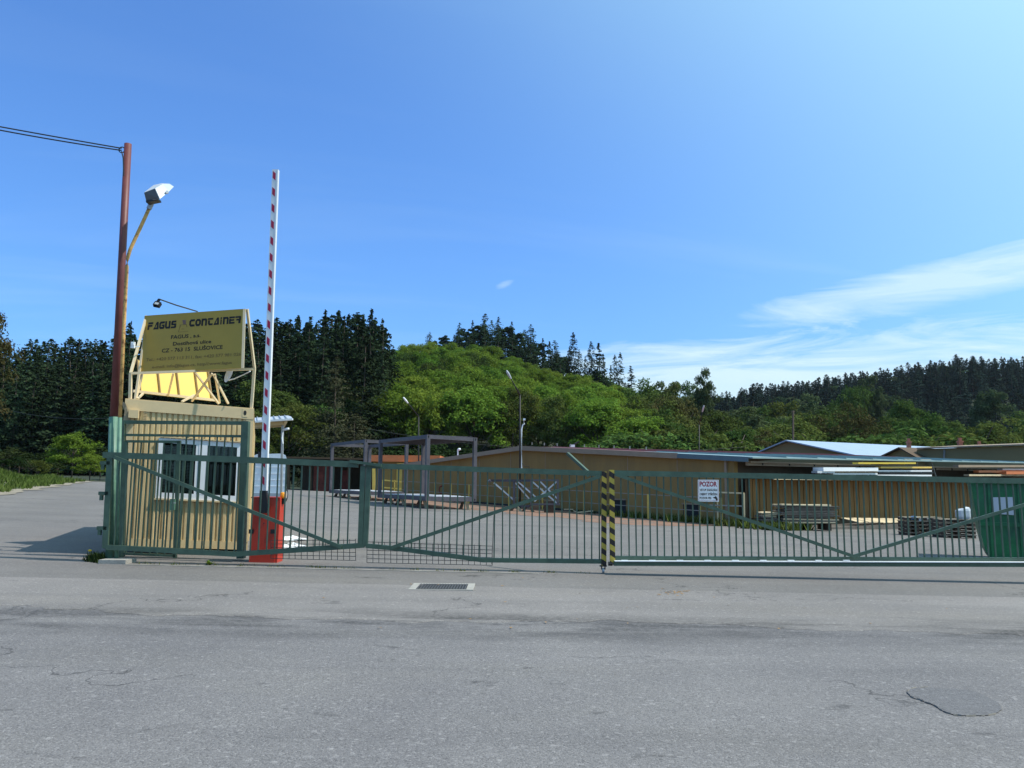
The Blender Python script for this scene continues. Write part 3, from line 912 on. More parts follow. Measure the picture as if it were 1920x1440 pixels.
mb = MB(); p = at(324, 943, YF - 0.08); mb.tube([p, p + V((0, -0.04, 0)), p + V((0.07, -0.04, 0))], 0.009, 6); mb.build('door_handle', m_galv, lk)

# weed under the gate
wd_ = thing('weed', 'small green weed growing under the gate beside the cabin', 'plant', gpx(393, 13.9))
p0 = gpx(393, 13.9)
for k in range(16):
    a = random.uniform(0, 6.28); L_ = random.uniform(0.07, 0.15)
    d = V((math.cos(a) * 0.8, math.sin(a) * 0.8, random.uniform(0.5, 1.3))).normalized(); s = d.cross(V((0, 0, 1))).normalized() * 0.022
    mb = MB(); mb.add([p0, p0 + d * L_ * 0.55 + s, p0 + d * L_ - V((0, 0, 0.02)), p0 + d * L_ * 0.55 - s], [(0, 1, 2, 3)]); mb.build('leaf', l_beech, wd_)

# ------------------------------------------------------------------ gatehouse cabin (office container)
A_ = at(217, 1024, 15.1)
B_ = at(464, 1031, 15.8)
CU = (B_ - A_).normalized(); CW = (B_ - A_).length
CN = V((CU.y, -CU.x, 0)).normalized()          # outward, towards the camera
CV = V((0, 0, 1))
tl = on_plane(234, 748, A_, CN)
CH = (tl - A_).dot(CV)
CD = 6.0
cb = thing('gatehouse_cabin', 'ochre corrugated container cabin with white window carrying the roof sign', 'cabin', A_ + CU * CW / 2)


def C(a, b_, d=0.0):
    """Point on the cabin front: a along, b up, d out of the wall."""
    return A_ + CU * a + CV * b_ + CN * d


def cpx(px, py):
    p = on_plane(px, py, A_, CN) - A_
    return p.dot(CU), p.dot(CV)


def cbox(a0, a1, b0, b1, d0, d1):
    mb = MB(); mb.obox(C(a0, b0, d0), CU * (a1 - a0), CV * (b1 - b0), CN * (d1 - d0)); return mb


HB = 0.21
cbox(0, CW, CH - HB, CH, -0.2, 0.02).build('top_rail', m_contp, cb)
cbox(0, CW, 0, 0.15, -0.2, 0.0).build('bottom_rail', m_cont, cb)
cbox(0, 0.17, 0.15, CH - HB, -0.2, 0.012).build('corner_post', m_contp, cb)
cbox(CW - 0.135, CW, 0.15, CH - HB, -0.2, 0.012).build('corner_post', m_contp, cb)
# corrugated front sheet
prof = []
a = 0.17; pit_ = 0.098
while a < CW - 0.135 - 0.02:
    for da, dd in ((0, -0.035), (0.014, -0.005), (0.066, -0.005), (0.080, -0.035)):
        if a + da < CW - 0.135: prof.append((a + da, dd))
    a += pit_
prof.append((CW - 0.135, -0.035))
mb = MB()
for a, d in prof: mb.v += [C(a, 0.15, d), C(a, CH - HB, d)]
for i in range(len(prof) - 1): mb.f.append((2 * i, 2 * i + 2, 2 * i + 3, 2 * i + 1))
mb.build('corrugated_front', m_cont, cb)
mb = MB(); mb.obox(C(0.02, 0.02, -0.2), CU * (CW - 0.04), CV * (CH - 0.05), CN * -(CD - 0.2)); mb.build('side_walls', m_cont, cb)
mb = MB()
for i in range(48):
    mb.obox(C(CW - 0.02, 0.15, -0.3 - i * 0.118), CN * -0.06, CV * (CH - 0.4), CU * 0.035)
mb.build('side_ribs', m_cont, cb)
cbox(0, CW, CH, CH + 0.012, -CD, 0.0).build('roof_sheet', m_contp, cb)
a, b_ = cpx(473, 765)
cbox(a - 0.05, a + 0.05, b_ - 0.08, b_ + 0.08, 0.02, 0.026).build('corner_casting', m_contp, cb)
mb = MB(); mb.tube([C(a + 0.0, b_ - 0.025, 0.0245), C(a, b_ + 0.025, 0.0246)], 0.0, 3)
mb = MB(); mb.prism([C(a + 0.028 * math.cos(t), b_ + 0.048 * math.sin(t), 0.026) for t in yrange(0, 5.98, 14)], CN * 0.003); mb.build('casting_hole', m_dark, cb)
a, b_ = cpx(262, 776)
cbox(a - 0.06, a + 0.11, b_ - 0.08, b_ + 0.07, 0.0, 0.13).build('vent_box', m_contp, cb)
a, b_ = cpx(285, 778)
for k in range(7):
    cbox(a - 0.035, a + 0.03, b_ - 0.10 + k * 0.03, b_ - 0.085 + k * 0.03, -0.004, 0.012).build('louver', m_contp, cb)
# window with two sashes
wx0, wy1 = cpx(309, 818); wx1, wy0 = cpx(451, 931)
wm = (wx0 + wx1) / 2 + 0.0
wf = MB()
wn = MB()
wn.obox(C(wx0, wy0, 0.0), CU * (wx1 - wx0), CV * 0.11, CN * 0.03)
wn.obox(C(wx0, wy1 - 0.09, 0.0), CU * (wx1 - wx0), CV * 0.09, CN * 0.03)
wn.obox(C(wx0, wy0 + 0.11, 0.0), CU * 0.09, CV * (wy1 - wy0 - 0.2), CN * 0.03)
wn.obox(C(wx1 - 0.055, wy0 + 0.11, 0.0), CU * 0.055, CV * (wy1 - wy0 - 0.2), CN * 0.03)
wo = wn.build('window', m_pvc, cb)
ma, _ = cpx(381, 880)
cbox(ma - 0.02, ma + 0.13, wy0 + 0.11, wy1 - 0.09, 0.0, 0.034).build('mullion', m_pvc, wo)
cbox(ma - 0.075, ma - 0.022, wy0 + 0.11, wy1 - 0.09, 0.0, 0.026).build('sash_stile', m_pvc, wo)
cbox(wx0 - 0.03, wx1 + 0.02, wy0 - 0.03, wy0 - 0.002, 0.0, 0.055).build('sill', m_contp, wo)
for (p0_, p1_) in ((wx0 + 0.09, ma - 0.075), (ma + 0.13, wx1 - 0.055)):
    cbox(p0_, p1_, wy0 + 0.11, wy1 - 0.09, -0.002, 0.001).build('dark_room_board', m_dark, wo)  # dark board behind the pane stands in for the unlit room
    cbox(p0_, p1_, wy0 + 0.11, wy1 - 0.09, 0.018, 0.020).build('pane', m_glass, wo)
for k in range(30):
    b0 = wy0 + 0.13 + k * 0.0285
    if b0 + 0.02 > wy1 - 0.12: break
    mb = MB(); mb.obox(C(wx0 + 0.10, b0, 0.003), CU * (ma - 0.12 - wx0 - 0.10), CV * 0.014 + CN * 0.010, CV * 0.003); mb.build('blind_slat', m_blind, wo)
cbox(ma + 0.135, wx1 - 0.06, wy1 - 0.40, wy1 - 0.095, 0.006, 0.012).build('roller_blind', m_blindl, wo)
for k in range(8):
    cbox(ma + 0.135, wx1 - 0.06, wy1 - 0.39 + k * 0.036, wy1 - 0.386 + k * 0.036, 0.012, 0.014).build('blind_fold', m_blind, wo)
cbox(wx0 + 0.02, wx1 + 0.04, wy1 + 0.01, wy1 + 0.03, 0.0, 0.06).build('rain_drip', m_contp, wo)

rg = MB(); pts = [cpx(241, 752), cpx(250, 757), cpx(256, 776), cpx(258, 792), cpx(247, 806), cpx(243, 790), cpx(247, 772)]
rg.prism([C(a, b_, 0.03 + 0.03 * math.sin(i * 2)) for i, (a, b_) in enumerate(pts)], CN * 0.01)
r_ = rg.build('hanging_rag', m_cloth, None)
tag(r_, 'torn beige cloth hanging from the top corner of the cabin', 'rag')

# ------------------------------------------------------------------ roof sign
sg = thing('roof_sign', 'yellow company sign with black lettering on a frame above the cabin', 'sign', C(CW / 2, CH, -0.4))
BL, BR = at(263.5, 701, 15.75), at(453.5, 690, 15.30)
TL, TR = at(271, 592, 15.87), at(457, 579, 15.42)
SU = (BR - BL).normalized(); SWd = (BR - BL).length
SN = SU.cross((TL - BL)).normalized()
if SN.y > 0: SN = -SN
SV = SN.cross(SU)
if SV.z < 0: SV = -SV
SH = (TL - BL).dot(SV)
mb = MB(); mb.add([BL, BR, TR, TL] + [p - SN * 0.03 for p in (BL, BR, TR, TL)], BOXF); bd = mb.build('board', m_sign, sg)


def sw(body, mat, x0, x1, t0, t1, bold=0.01):
    write(body, 'lettering', mat, sg, BL, SU, SV, SN * 0.004, x0 * SWd, x1 * SWd, (1 - t1) * SH, (t1 - t0) * SH, bold)


sw('FAGUS , a.s.', m_ink, 0.278, 0.572, 0.375, 0.437, 0.018)
sw('Dostihová ulice', m_ink, 0.303, 0.684, 0.492, 0.552, 0.018)
sw('CZ - 763 15  SLUŠOVICE', m_ink, 0.196, 0.800, 0.597, 0.660, 0.018)
sw('Tel.: +420 577 113 311, fax: +420 577 981 026', m_inkf, 0.045, 0.985, 0.742, 0.793, 0.012)
sw('e-mail: info@fagus.cz, http//:www.fagus', m_inkf, 0.113, 0.900, 0.872, 0.920, 0.012)

GL = {
    'F': [[(.04, .78), (1, .78), (1, 1), (.1, 1)], [(0, 0), (.27, 0), (.27, .64), (.02, .64)], [(.27, .42), (.86, .42), (.9, .62), (.27, .62)]],
    'A': [[(0, 0), (.24, 0), (.74, 1), (.56, 1)], [(.62, 1), (.92, 1), (1, 0), (.72, 0)], [(.2, 0), (.75, 0), (.75, .2), (.3, .2)]],
    'G': [[(0, .2), (.25, .2), (.25, .8), (0, .8)], [(0, .8), (.25, .75), (1, .78), (1, 1), (.2, 1)], [(0, .2), (.2, 0), (.85, 0), (1, .15), (1, .24), (.25, .24)], [(.75, .2), (1, .2), (1, .55), (.75, .55)], [(.5, .42), (.78, .42), (.78, .56), (.5, .56)]],
    'U': [[(0, .2), (.27, .2), (.27, 1), (0, 1)], [(.70, 0), (1, 0), (1, 1), (.70, 1)], [(0, .2), (.2, 0), (.75, 0), (.75, .22), (.2, .22)]],
    'S': [[(.05, .8), (.95, .8), (.95, 1), (.15, 1)], [(.05, .5), (.33, .5), (.33, .82), (.05, .82)], [(.1, .42), (.85, .42), (.95, .6), (.1, .6)], [(.68, .1), (.98, .1), (.98, .5), (.68, .5)], [(0, 0), (.88, 0), (.98, .2), (.05, .2)]],
    'C': [[(0, .22), (.28, .22), (.28, .78), (0, .78)], [(0, .76), (.28, .74), (.95, .76), (1, 1), (.24, 1)], [(0, .24), (.24, 0), (1, 0), (.95, .24), (.28, .26)]],
    'O': [[(0, .25), (.27, .25), (.27, .75), (0, .75)], [(.73, .25), (1, .25), (1, .75), (.73, .75)], [(0, .74), (.27, .74), (.73, .74), (1, .74), (.75, 1), (.25, 1)], [(0, .26), (.25, 0), (.75, 0), (1, .26), (.73, .26), (.27, .26)]],
    'n': [[(0, 0), (.28, 0), (.28, 1), (0, 1)], [(.72, 0), (1, 0), (1, .85), (.72, .78)], [(.28, .76), (.72, .76), (1, .8), (.85, 1), (.28, 1)]],
    't': [[(.0, .80), (1, .80), (1, 1), (.08, 1)], [(.1, .2), (.4, .2), (.4, .68), (.1, .68)], [(.1, .22), (.3, 0), (.95, 0), (.95, .22)]],
    'i': [[(.25, 0), (.75, 0), (.75, .66), (.25, .66)], [(.25, .78), (.75, .78), (.75, 1), (.25, 1)]],
    'E': [[(0, .8), (1, .8), (1, 1), (0, 1)], [(0, 0), (.27, 0), (.27, .68), (0, .68)], [(.27, .42), (.9, .42), (.9, .6), (.27, .6)], [(.27, 0), (1, 0), (1, .2), (.27, .2)]],
    'R': [[(0, .8), (.8, .8), (1, .72), (1, .9), (.88, 1), (0, 1)], [(.73, .45), (1, .5), (1, .75), (.73, .75)], [(.2, .42), (.9, .42), (1, .5), (.8, .6), (.2, .6)], [(.6, 0), (.95, 0), (.95, .44), (.6, .44)]],
}


def logo(s, x0, x1, t0, t1, wide={'i': 0.45}):
    ws = [wide.get(c, 1.0) for c in s]
    tot = sum(ws) + 0.17 * (len(s) - 1)
    k = (x1 - x0) * SWd / tot; x = x0 * SWd; h = (t1 - t0) * SH; y = (1 - t1) * SH
    for c, w in zip(s, ws):
        mb = MB()
        for q in GL[c]:
            cx_ = sum(p[0] for p in q) / len(q); cy_ = sum(p[1] for p in q) / len(q)
            q = [(a + (0.035 if a > cx_ else -0.035), b_ + (0.03 if b_ > cy_ else -0.03)) for a, b_ in q]
            mb.add([BL + SU * (x + a * w * k) + SV * (y + b_ * h) + SN * 0.004 for a, b_ in q], [tuple(range(len(q)))])
        mb.build('logo_letter', m_ink, sg)
        x += (w + 0.17) * k


logo('FAGUS', 0.030, 0.318, 0.128, 0.250)
logo('COntAinER', 0.452, 0.958, 0.128, 0.245)


def sq(q, mat, name):
    mb = MB(); mb.add([BL + SU * (a * SWd) + SV * ((1 - t) * SH) + SN * 0.004 for a, t in q], [tuple(range(len(q)))]); mb.build(name, mat, sg)


for k in range(5):
    t = 0.128 + k * 0.015
    sq([(0.378 + 0.003 * k, t + 0.010), (0.414 + 0.001 * k, t + 0.010), (0.414, t), (0.376 + 0.003 * k, t)], m_purple, 'emblem_bar')
for q in ([(0.356, .205), (0.425, .203), (0.425, .209), (0.356, .211)], [(0.352, .25), (0.36, .25), (0.366, .21), (0.361, .21)], [(0.425, .25), (0.432, .25), (0.425, .21), (0.42, .21)],
          [(0.345, .325), (0.445, .322), (0.445, .327), (0.345, .33)], [(0.375, .275), (0.40, .275), (0.40, .281), (0.375, .281)], [(0.345, .325), (0.35, .325), (0.36, .25), (0.355, .25)]):
    sq(q, m_inkf, 'emblem_outline')

fm = m_frame
# supporting frame: two bent side posts, cross rail and struts
zr = CH + 0.012
pl0, pr0 = C(0.07, zr, -0.08), C(CW - 0.05, zr, -0.06)
pl1, pr1 = at(245, 700, pl0.y), at(477, 690, pr0.y)
bar('frame_post', fm, sg, pl0, pl1, 0.05, 0.05, up=(0, 1, 0))
bar('frame_post', fm, sg, pr0, pr1, 0.05, 0.05, up=(0, 1, 0))
bar('frame_post', fm, sg, pl1, TL + SV * 0.01 + SN * -0.06, 0.045, 0.045)
bar('frame_post', fm, sg, pr1, TR + SV * 0.01 + SN * -0.06 + SU * 0.04, 0.045, 0.045)
bar('frame_rail', fm, sg, pl1, pr1 - V((0, 0, 0.02)), 0.045, 0.045)
bar('edge_trim', fm, sg, BR + SU * 0.01 - SN * 0.01, TR + SU * 0.01 - SN * 0.01, 0.05, 0.02, up=(0, 1, 0))
bl2 = at(250, 738, pl0.y + 0.5)
bar('frame_strut', fm, sg, C(0.1, zr, -0.5), BL - SN * 0.05, 0.04, 0.04)
bar('frame_strut', fm, sg, C(0.1, zr, -0.5), TL - SN * 0.09, 0.04, 0.04)
# rear board, leaning the same way, turned to the sun
rb0, rb1 = at(263, 736, 16.35), at(397, 751, 17.35)
RU = (rb1 - rb0).normalized(); RW = (rb1 - rb0).length
RN = V((RU.y, -RU.x, 0)).normalized()
RVv = (RN * -0.42 + V((0, 0, 0.9))).normalized()
RNN = RU.cross(RVv)
if RNN.y > 0: RNN = -RNN
mb = MB(); mb.obox(rb0, RU * RW, RVv * 0.78, RNN * -0.03); rbd = mb.build('rear_board', m_sign2, sg)
for fx in (0.0, 0.265, 0.53, 0.80, 1.0):
    p = rb0 + RU * (RW * fx) + RNN * 0.02
    bar('rear_rib', M('rib_%d' % int(fx * 100), (0.34, 0.22, 0.09), 0.6) if fx == 0.0 else bpy.data.materials['rib_0'], sg, p, p + RVv * 0.78, 0.03, 0.03, up=(0, 1, 0))
bar('frame_rail', fm, sg, rb0 - RU * 0.15 + RNN * 0.03, rb1 + RU * 0.10 + RNN * 0.03, 0.05, 0.05)
for (a, b_) in (((398, 700, 15.6), (360, 752, 16.5)), ((367, 700, 15.7), (410, 757, 16.3)), ((325, 700, 15.8), (315, 742, 16.7)), ((400, 702, 15.9), (428, 757, 16.2)), ((403, 702, 15.9), (412, 755, 17.2)), ((268, 738, 16.2), (258, 748, 15.6)), ((364, 741, 16.6), (341, 753, 15.9))):
    bar('frame_strut', fm, sg, at(*a), at(*b_), 0.035, 0.035)

fl = thing('sign_floodlight', 'small black floodlight on a long arm above the roof sign', 'lamp', at(368, 583, 16.1))
mb = MB(); mb.tube([at(370, 584, 16.1), at(330, 572, 15.4), at(299, 561, 14.9)], 0.014, 8); mb.build('arm', m_wire, fl)
mb = MB(); p = at(295, 571, 14.9)
Mr = Matrix.Rotation(R(12), 3, 'Y') @ Matrix.Rotation(R(-35), 3, 'X')
mb.box(p, (0.12, 0.07, 0.10), Mr); hd = mb.build('lamp_head', m_black, fl)
mb = MB(); mb.box(p + Mr @ V((0, -0.005, -0.052)), (0.10, 0.055, 0.004), Mr); mb.build('lens', m_glass, hd)
mb = MB(); mb.box(p + Mr @ V((0, -0.038, -0.01)), (0.07, 0.006, 0.05), Mr); mb.build('reflector', m_galv, hd)
bar('yoke', m_black, fl, at(299, 561, 14.9), p + V((0, 0, 0.05)), 0.02, 0.05)

ds = thing('satellite_dish', 'small white satellite dish under the right edge of the roof sign', 'dish', at(424, 712, 15.9))
mb = MB(); c = at(428.5, 701, 15.9); ax = V((-0.72, -0.62, 0.25)).normalized()
uu = ax.cross(V((0, 0, 1))).normalized(); vv = ax.cross(uu)
for j, (rr, dd) in enumerate(((0.0, -0.05), (0.07, -0.042), (0.14, -0.02), (0.18, 0.0))):
    for k in range(16):
        a = k * math.pi / 8
        mb.v.append(c + (uu * math.cos(a) + vv * math.sin(a)) * max(rr, 0.001) + ax * dd)
for j in range(3):
    for k in range(16):
        a, b_ = j * 16 + k, j * 16 + (k + 1) % 16
        mb.f.append((a, b_, b_ + 16, a + 16))
mb.build('reflector', m_whitep, ds, True)
mb = MB(); mb.tube([at(425, 706, 15.9), at(429, 713, 15.85), at(440, 710, 15.8), at(464, 699, 15.6), at(469, 696, 15.55)], 0.012, 8); mb.build('feed_arm', m_whitep, ds)
bl_ = MB(); p = at(249.5, 647, 15.3); bl_.box(p, (0.07, 0.05, 0.12)); bl_.box(p + V((0.05, 0.06, -0.02)), (0.09, 0.02, 0.02)); bl_.box(p + V((0, -0.03, 0.02)), (0.05, 0.012, 0.05))
tag(bl_.build('outdoor_sensor', m_whitep), 'small white sensor box fixed to the left leg of the roof sign', 'sensor')

# ------------------------------------------------------------------ lifting barrier
YB = 14.45
br = thing('lifting_barrier', 'red barrier cabinet with upright white arm striped in red', 'barrier', gpx(492, YB))
b0, b1 = at(466.5, 1055, YB), at(519, 1056, YB)
bw = b1.x - b0.x; bz = gz(-4.4, YB) - 0.01; bt = at(492, 934, YB).z
mb = MB(); mb.obox((b0.x, YB, bz), (bw - 0.05, 0, 0), (0, 0.36, 0), (0.012, 0, bt - bz)); cbn = mb.build('cabinet', m_redbox, br)
mb = MB(); mb.obox((b1.x - 0.05, YB + 0.012, bz), (0.05, 0, 0), (0, 0.34, 0), (0.012, 0, bt - bz)); mb.build('side_panel', m_redbox, cbn)
mb = MB(); mb.obox((b0.x - 0.01, YB - 0.01, bt), (bw + 0.015, 0, 0), (0, 0.38, 0), (0.0, 0, 0.02)); mb.build('lid', m_redbox, cbn)
for px in (471, 512):
    mb = MB(); mb.box(at(px, 996.5, YB - 0.006), (0.085, 0.012, 0.075)); mb.build('latch_recess', m_black, cbn)
mb = MB(); mb.box(at(520.5, 968, YB + 0.1), (0.02, 0.06, 0.07)); mb.build('side_latch', m_black, cbn)
mb = MB(); mb.box(at(495, 981, YB - 0.004), (0.02, 0.006, 0.02)); mb.build('keyhole', m_black, cbn)
ya = YB - 0.10
a0, a1 = at(492.5, 962, ya), at(516, 318, ya)
mb = MB(); mb.prism([at(485, 962, ya), at(487, 917, ya), at(499, 917, ya), at(501, 942, ya), at(503, 950, ya), at(500, 962, ya)], (0, 0.09, 0)); mb.build('arm_clamp', m_black, br)
ad = (a1 - a0).normalized(); asx = V((1, 0, 0)) - ad * ad.x; asx.normalize()
mb = MB(); mb.obox(at(493, 920, ya - 0.012) - asx * 0.055, asx * 0.112, V((0, 0.075, 0)), a1 - at(493, 920, ya)); arm = mb.build('arm', m_arm, br)
AL = (a1 - at(493, 920, ya)).length; AB = at(493, 920, ya - 0.012)
ns = 19
for k in range(ns):
    s = AL - 0.03 - k * 0.313
    if s < 0.2: break
    q = [AB + ad * s - asx * 0.030, AB + ad * (s - 0.05) + asx * 0.022, AB + ad * (s - 0.185) + asx * 0.022, AB + ad * (s - 0.135) - asx * 0.030]
    mb = MB(); mb.prism(q, (0, -0.003, 0)); mb.build('red_stripe', m_redtape, arm)
mb = MB(); mb.obox(AB + asx * 0.046 + V((0, -0.004, 0)), asx * 0.016, V((0, 0.08, 0)), ad * AL); mb.build('edge_strip', m_white, arm)
bcn = thing('beacon_lamp', 'amber warning lamp on a black base beside the red barrier cabinet', 'lamp', at(529, 945, YB + 0.15))
mb = MB(); p = at(531, 929, YB + 0.15)
mb.tube([p + V((0, 0, -0.06)), p + V((0, 0, -0.03)), p + V((0, 0, 0.045)), p + V((0, 0, 0.06))], [0.042, 0.055, 0.05, 0.03], 14); mb.build('lens', m_amber, bcn, True)
mb = MB(); mb.tube([p + V((-0.02, 0, -0.15)), p + V((0, 0, -0.10)), p + V((0, 0, -0.058))], [0.03, 0.055, 0.06], 14); mb.build('base', m_black, bcn, True)
mb = MB(); mb.box(p + V((-0.07, 0, -0.09)), (0.10, 0.03, 0.03)); mb.build('bracket', m_black, bcn)

# ------------------------------------------------------------------ things in the yard, left
# porch roof behind the cabin
YP = 23.0
pc = thing('porch_canopy', 'small pale grey porch roof on a post behind the cabin', 'canopy', gpx(530, YP))
mb = MB(); l0, l1 = at(468, 800, YP), at(536, 789, YP)
ps_ = [at(468, 784, YP + 1.0), at(540, 779, YP + 1.0), at(546, 781, YP + 0.7), at(549.5, 786, YP), at(468, 791.5, YP)]
mb.prism(ps_, (0, 0.02, -0.035)); mb.build('roof_sheet', m_lamp, pc)
bar('gutter', m_whitep, pc, at(466, 791.5, YP - 0.03), at(549, 786, YP - 0.03), 0.07, 0.05)
for k in range(7):
    bar('roof_seam', m_galv, pc, at(472 + k * 11, 791 - k * 0.8, YP + 0.05) + V((0, 0, 0.03)), at(472 + k * 10.2, 783.5 - k * 0.65, YP + 1.0) + V((0, 0, 0.02)), 0.02, 0.02)
bar('beam', m_contp, pc, at(470, 797, YP + 0.25), at(532, 792, YP + 0.25), 0.08, 0.12)
bar('beam', m_contp, pc, at(470, 801, YP + 0.6), at(530, 797, YP + 0.6), 0.08, 0.10)
bar('beam', m_contp, pc, at(536, 789, YP + 0.1), at(530.5, 799, YP + 0.7), 0.08, 0.10)
pf = gpx(526, YP + 0.4)
bar('post', m_galv, pc, at(530, 797, YP + 0.4), pf, 0.06, 0.06, up=(0, 1, 0))
cm_ = thing('security_camera', 'white bullet camera on the porch post behind the barrier arm', 'camera', at(531, 806, YP + 0.35))
mb = MB(); mb.tube([at(531, 805.5, YP + .3), at(534, 805, YP + 0.25), at(540.5, 804, YP - 0.1)], [0.02, 0.035, 0.035], 10); mb.build('housing', m_whitep, cm_, True)
mb = MB(); mb.tube([at(530, 811, YP + .37), at(529, 822, YP + .36), at(530.5, 832, YP + .36)], 0.02, 8); mb.build('cable', m_whitep, cm_)

# white box van
YV = 38.0
vn = thing('box_van', 'white box-bodied van parked beyond the red barrier cabinet', 'van', gpx(510, YV))
vb, vt = gpx(505, YV), at(515, 851, YV).z
vx0, vx1 = at(482, 900, YV).x - 0.3, at(536, 900, YV).x
gzv = gz(vx1, YV)
zb = at(515, 925, YV).z
mb = MB()
prof = [(vx0, zb), (vx1, zb), (vx1 + 0.01, vt - 0.25), (vx1 - 0.06, vt - 0.06), (vx1 - 0.22, vt + 0.02), (vx0 + 0.25, vt - 0.02), (vx0, vt - 0.2)]
mb.prism([V((x, YV, z)) for x, z in prof], (-1.6, 4.2, 0.0)); bd_ = mb.build('body', m_whitep, vn)
for k in range(5):
    z = zb + (vt - zb) * (0.17 + k * 0.16)
    bar('body_rib', m_white, bd_, (vx0 + 0.02, YV - 0.012, z), (vx1 - 0.02, YV - 0.012, z + 0.02), 0.02, 0.03)
mb = MB(); mb.box(((vx0 + vx1) / 2, YV + 0.05, zb - 0.10), (vx1 - vx0 - 0.06, 0.25, 0.18)); mb.build('bumper', m_galv, vn)
for x, dy in ((vx0 + 0.25, 0.6), (vx1 - 0.22, 0.6), (vx0 - 0.9, 3.6), (vx1 - 1.4, 3.6)):
    c = V((x, YV + dy, gz(x, YV + dy) + 0.32))
    mb = MB(); mb.tube([c - V((0.1, 0, 0)), c + V((0.1, 0, 0))], 0.32, 16); wh = mb.build('tyre', m_mirror, vn)
    mb = MB(); mb.tube([c - V((0.103, 0, 0)), c + V((0.103, 0, 0))], 0.18, 14); mb.build('rim', m_galv, wh)
mb = MB(); mb.box(((vx0 + vx1) / 2, YV + 0.35, zb - 0.08), (vx1 - vx0 - 0.35, 0.4, 0.5)); mb.build('chassis', m_mirror, vn)
mb = MB(); mb.box(at(488, 857, YV - 0.25), (0.20, 0.10, 0.5)); mb.build('mirror', m_mirror, vn)
mb = MB(); mb.box(at(492, 882, YV - 0.02), (0.10, 0.04, 0.28)); mb.build('tail_lamp', m_redbox, vn)

# wrapped bundle on the ground beside the barrier
for (px, Y, w, lab) in ((545, 19.0, 0.62, 'crumpled white plastic sheet on the asphalt behind the barrier, farther one'), (546, 17.3, 0.56, 'crumpled white plastic sheet on the asphalt behind the barrier, nearer one')):
    c = gpx(px, Y); mb = MB(); n = 14; rows_ = 7
    for j in range(rows_ + 1):
        for i in range(n):
            a = 2 * math.pi * i / n; e = math.pi / 2 * j / rows_
            r = 1 + 0.22 * math.sin(3 * a + j) + random.uniform(-.12, .12)
            mb.v.append(c + V((math.cos(a) * math.cos(e) * w * 0.5 * r, math.sin(a) * math.cos(e) * 0.28 * r, math.sin(e) * 0.07 * (1 + random.uniform(-.4, .5)) + 0.006)))
    for j in range(rows_):
        for i in range(n):
            a, b_ = j * n + i, j * n + (i + 1) % n
            mb.f.append((a, b_, b_ + n, a + n))
    tag(mb.build('plastic_sheet', m_whitep, None, False), lab, 'plastic sheet')


# ------------------------------------------------------------------ steel container frames
def trestle(parent, c, h, w=0.45):
    for s in (-1, 1):
        mb = MB(); mb.prism([c + V((s * 0.02, 0, h)), c + V((s * 0.14, 0, h)), c + V((s * (w / 2 + 0.05), 0, 0)), c + V((s * (w / 2 - 0.12), 0, 0))], (0, 0.18, 0))
        mb.build('trestle_leg', m_woodd if s < 0 else m_wood, parent)


LONG, SHORT = V((-0.5, 0.866, 0)), V((0.866, 0.5, 0))


def steel_frame(label, px, Y, ytop, ybot, roof):
    c = at(px, ybot, Y); H = at(px, ytop, Y).z - c.z
    g = gz(c.x, c.y)
    t = thing('steel_frame', label, 'steel frame', V((c.x, c.y, g)), 'bare steel container frames in the yard')
    LL, SS, w = 6.06, 2.44, 0.17
    tz = V((0, 0, -0.009))          # follows the fall of the yard
    crn = [c, c + SHORT * SS + tz * 6, c + SHORT * SS + LONG * LL + tz * 3, c + LONG * LL]
    for p in crn:
        bar('post', m_steel, t, p + V((0, 0, 0.0)), p + V((0, 0, H)), w, w, up=LONG)
        for z in (0.09, H - 0.09):
            mb = MB(); mb.box(p + SHORT * 0.0 + V((0, 0, z)), (0.05, 0.05, 0.09)); mb.v = [q + (-LONG) * 0.075 for q in mb.v]; mb.build('corner_hole', m_dark, t)
    for i in range(4):
        p, q = crn[i], crn[(i + 1) % 4]
        bar('top_rail', m_steel, t, p + V((0, 0, H - 0.09)), q + V((0, 0, H - 0.09)), 0.12, 0.18)
        bar('bottom_rail', m_steel, t, p + V((0, 0, 0.10)), q + V((0, 0, 0.10)), 0.12, 0.20)
    for k in range(1, 12):
        p = crn[0] + LONG * (LL * k / 12); q = crn[1] + LONG * (LL * k / 12)
        bar('floor_joist', m_steel, t, p + V((0, 0, 0.10)), q + V((0, 0, 0.10)), 0.10, 0.13)
        if roof: bar('roof_joist', m_steel, t, p + V((0, 0, H - 0.07)), q + V((0, 0, H - 0.07)), 0.06, 0.10)
    for k in range(6):
        p = crn[0] + LONG * (LL * (k + 0.1) / 6) + SHORT * 0.15; q = p + SHORT * (SS - 0.3)
        d = LONG * (LL / 6 * 0.78)
        mb = MB(); mb.obox(p + V((0, 0, 0.17 + 0.012 * (k % 3))), q - p, d, V((0, 0, 0.012))); mb.build('floor_sheet', m_steell, t)
    if roof:
        mb = MB(); mb.obox(crn[0] + LONG * 0.1 + SHORT * 0.1 + V((0, 0, H - 0.02)), SHORT * (SS - 0.2), LONG * (LL - 0.2), V((0, 0, 0.012))); mb.build('roof_sheet', m_steel, t)
    for p in (crn[0] + SHORT * 0.2 + LONG * 0.9, crn[1] - SHORT * 0.3 + LONG * 0.4, crn[3] - LONG * 0.5 + SHORT * 0.3, crn[2] - LONG * 0.6 - SHORT * 0.3, crn[0] + LONG * 3.4 + SHORT * 0.1):
        b = V((p.x, p.y, gz(p.x, p.y)))
        if c.z - b.z > 0.05: trestle(t, b, p.z - b.z + 0.01)
    return t


steel_frame('bare grey steel container frame in the yard, nearer one with roof sheet', 800, 37.0, 815, 939, True)
steel_frame('bare grey steel container frame in the yard, farther one standing behind the other', 683, 44.5, 824, 928, False)

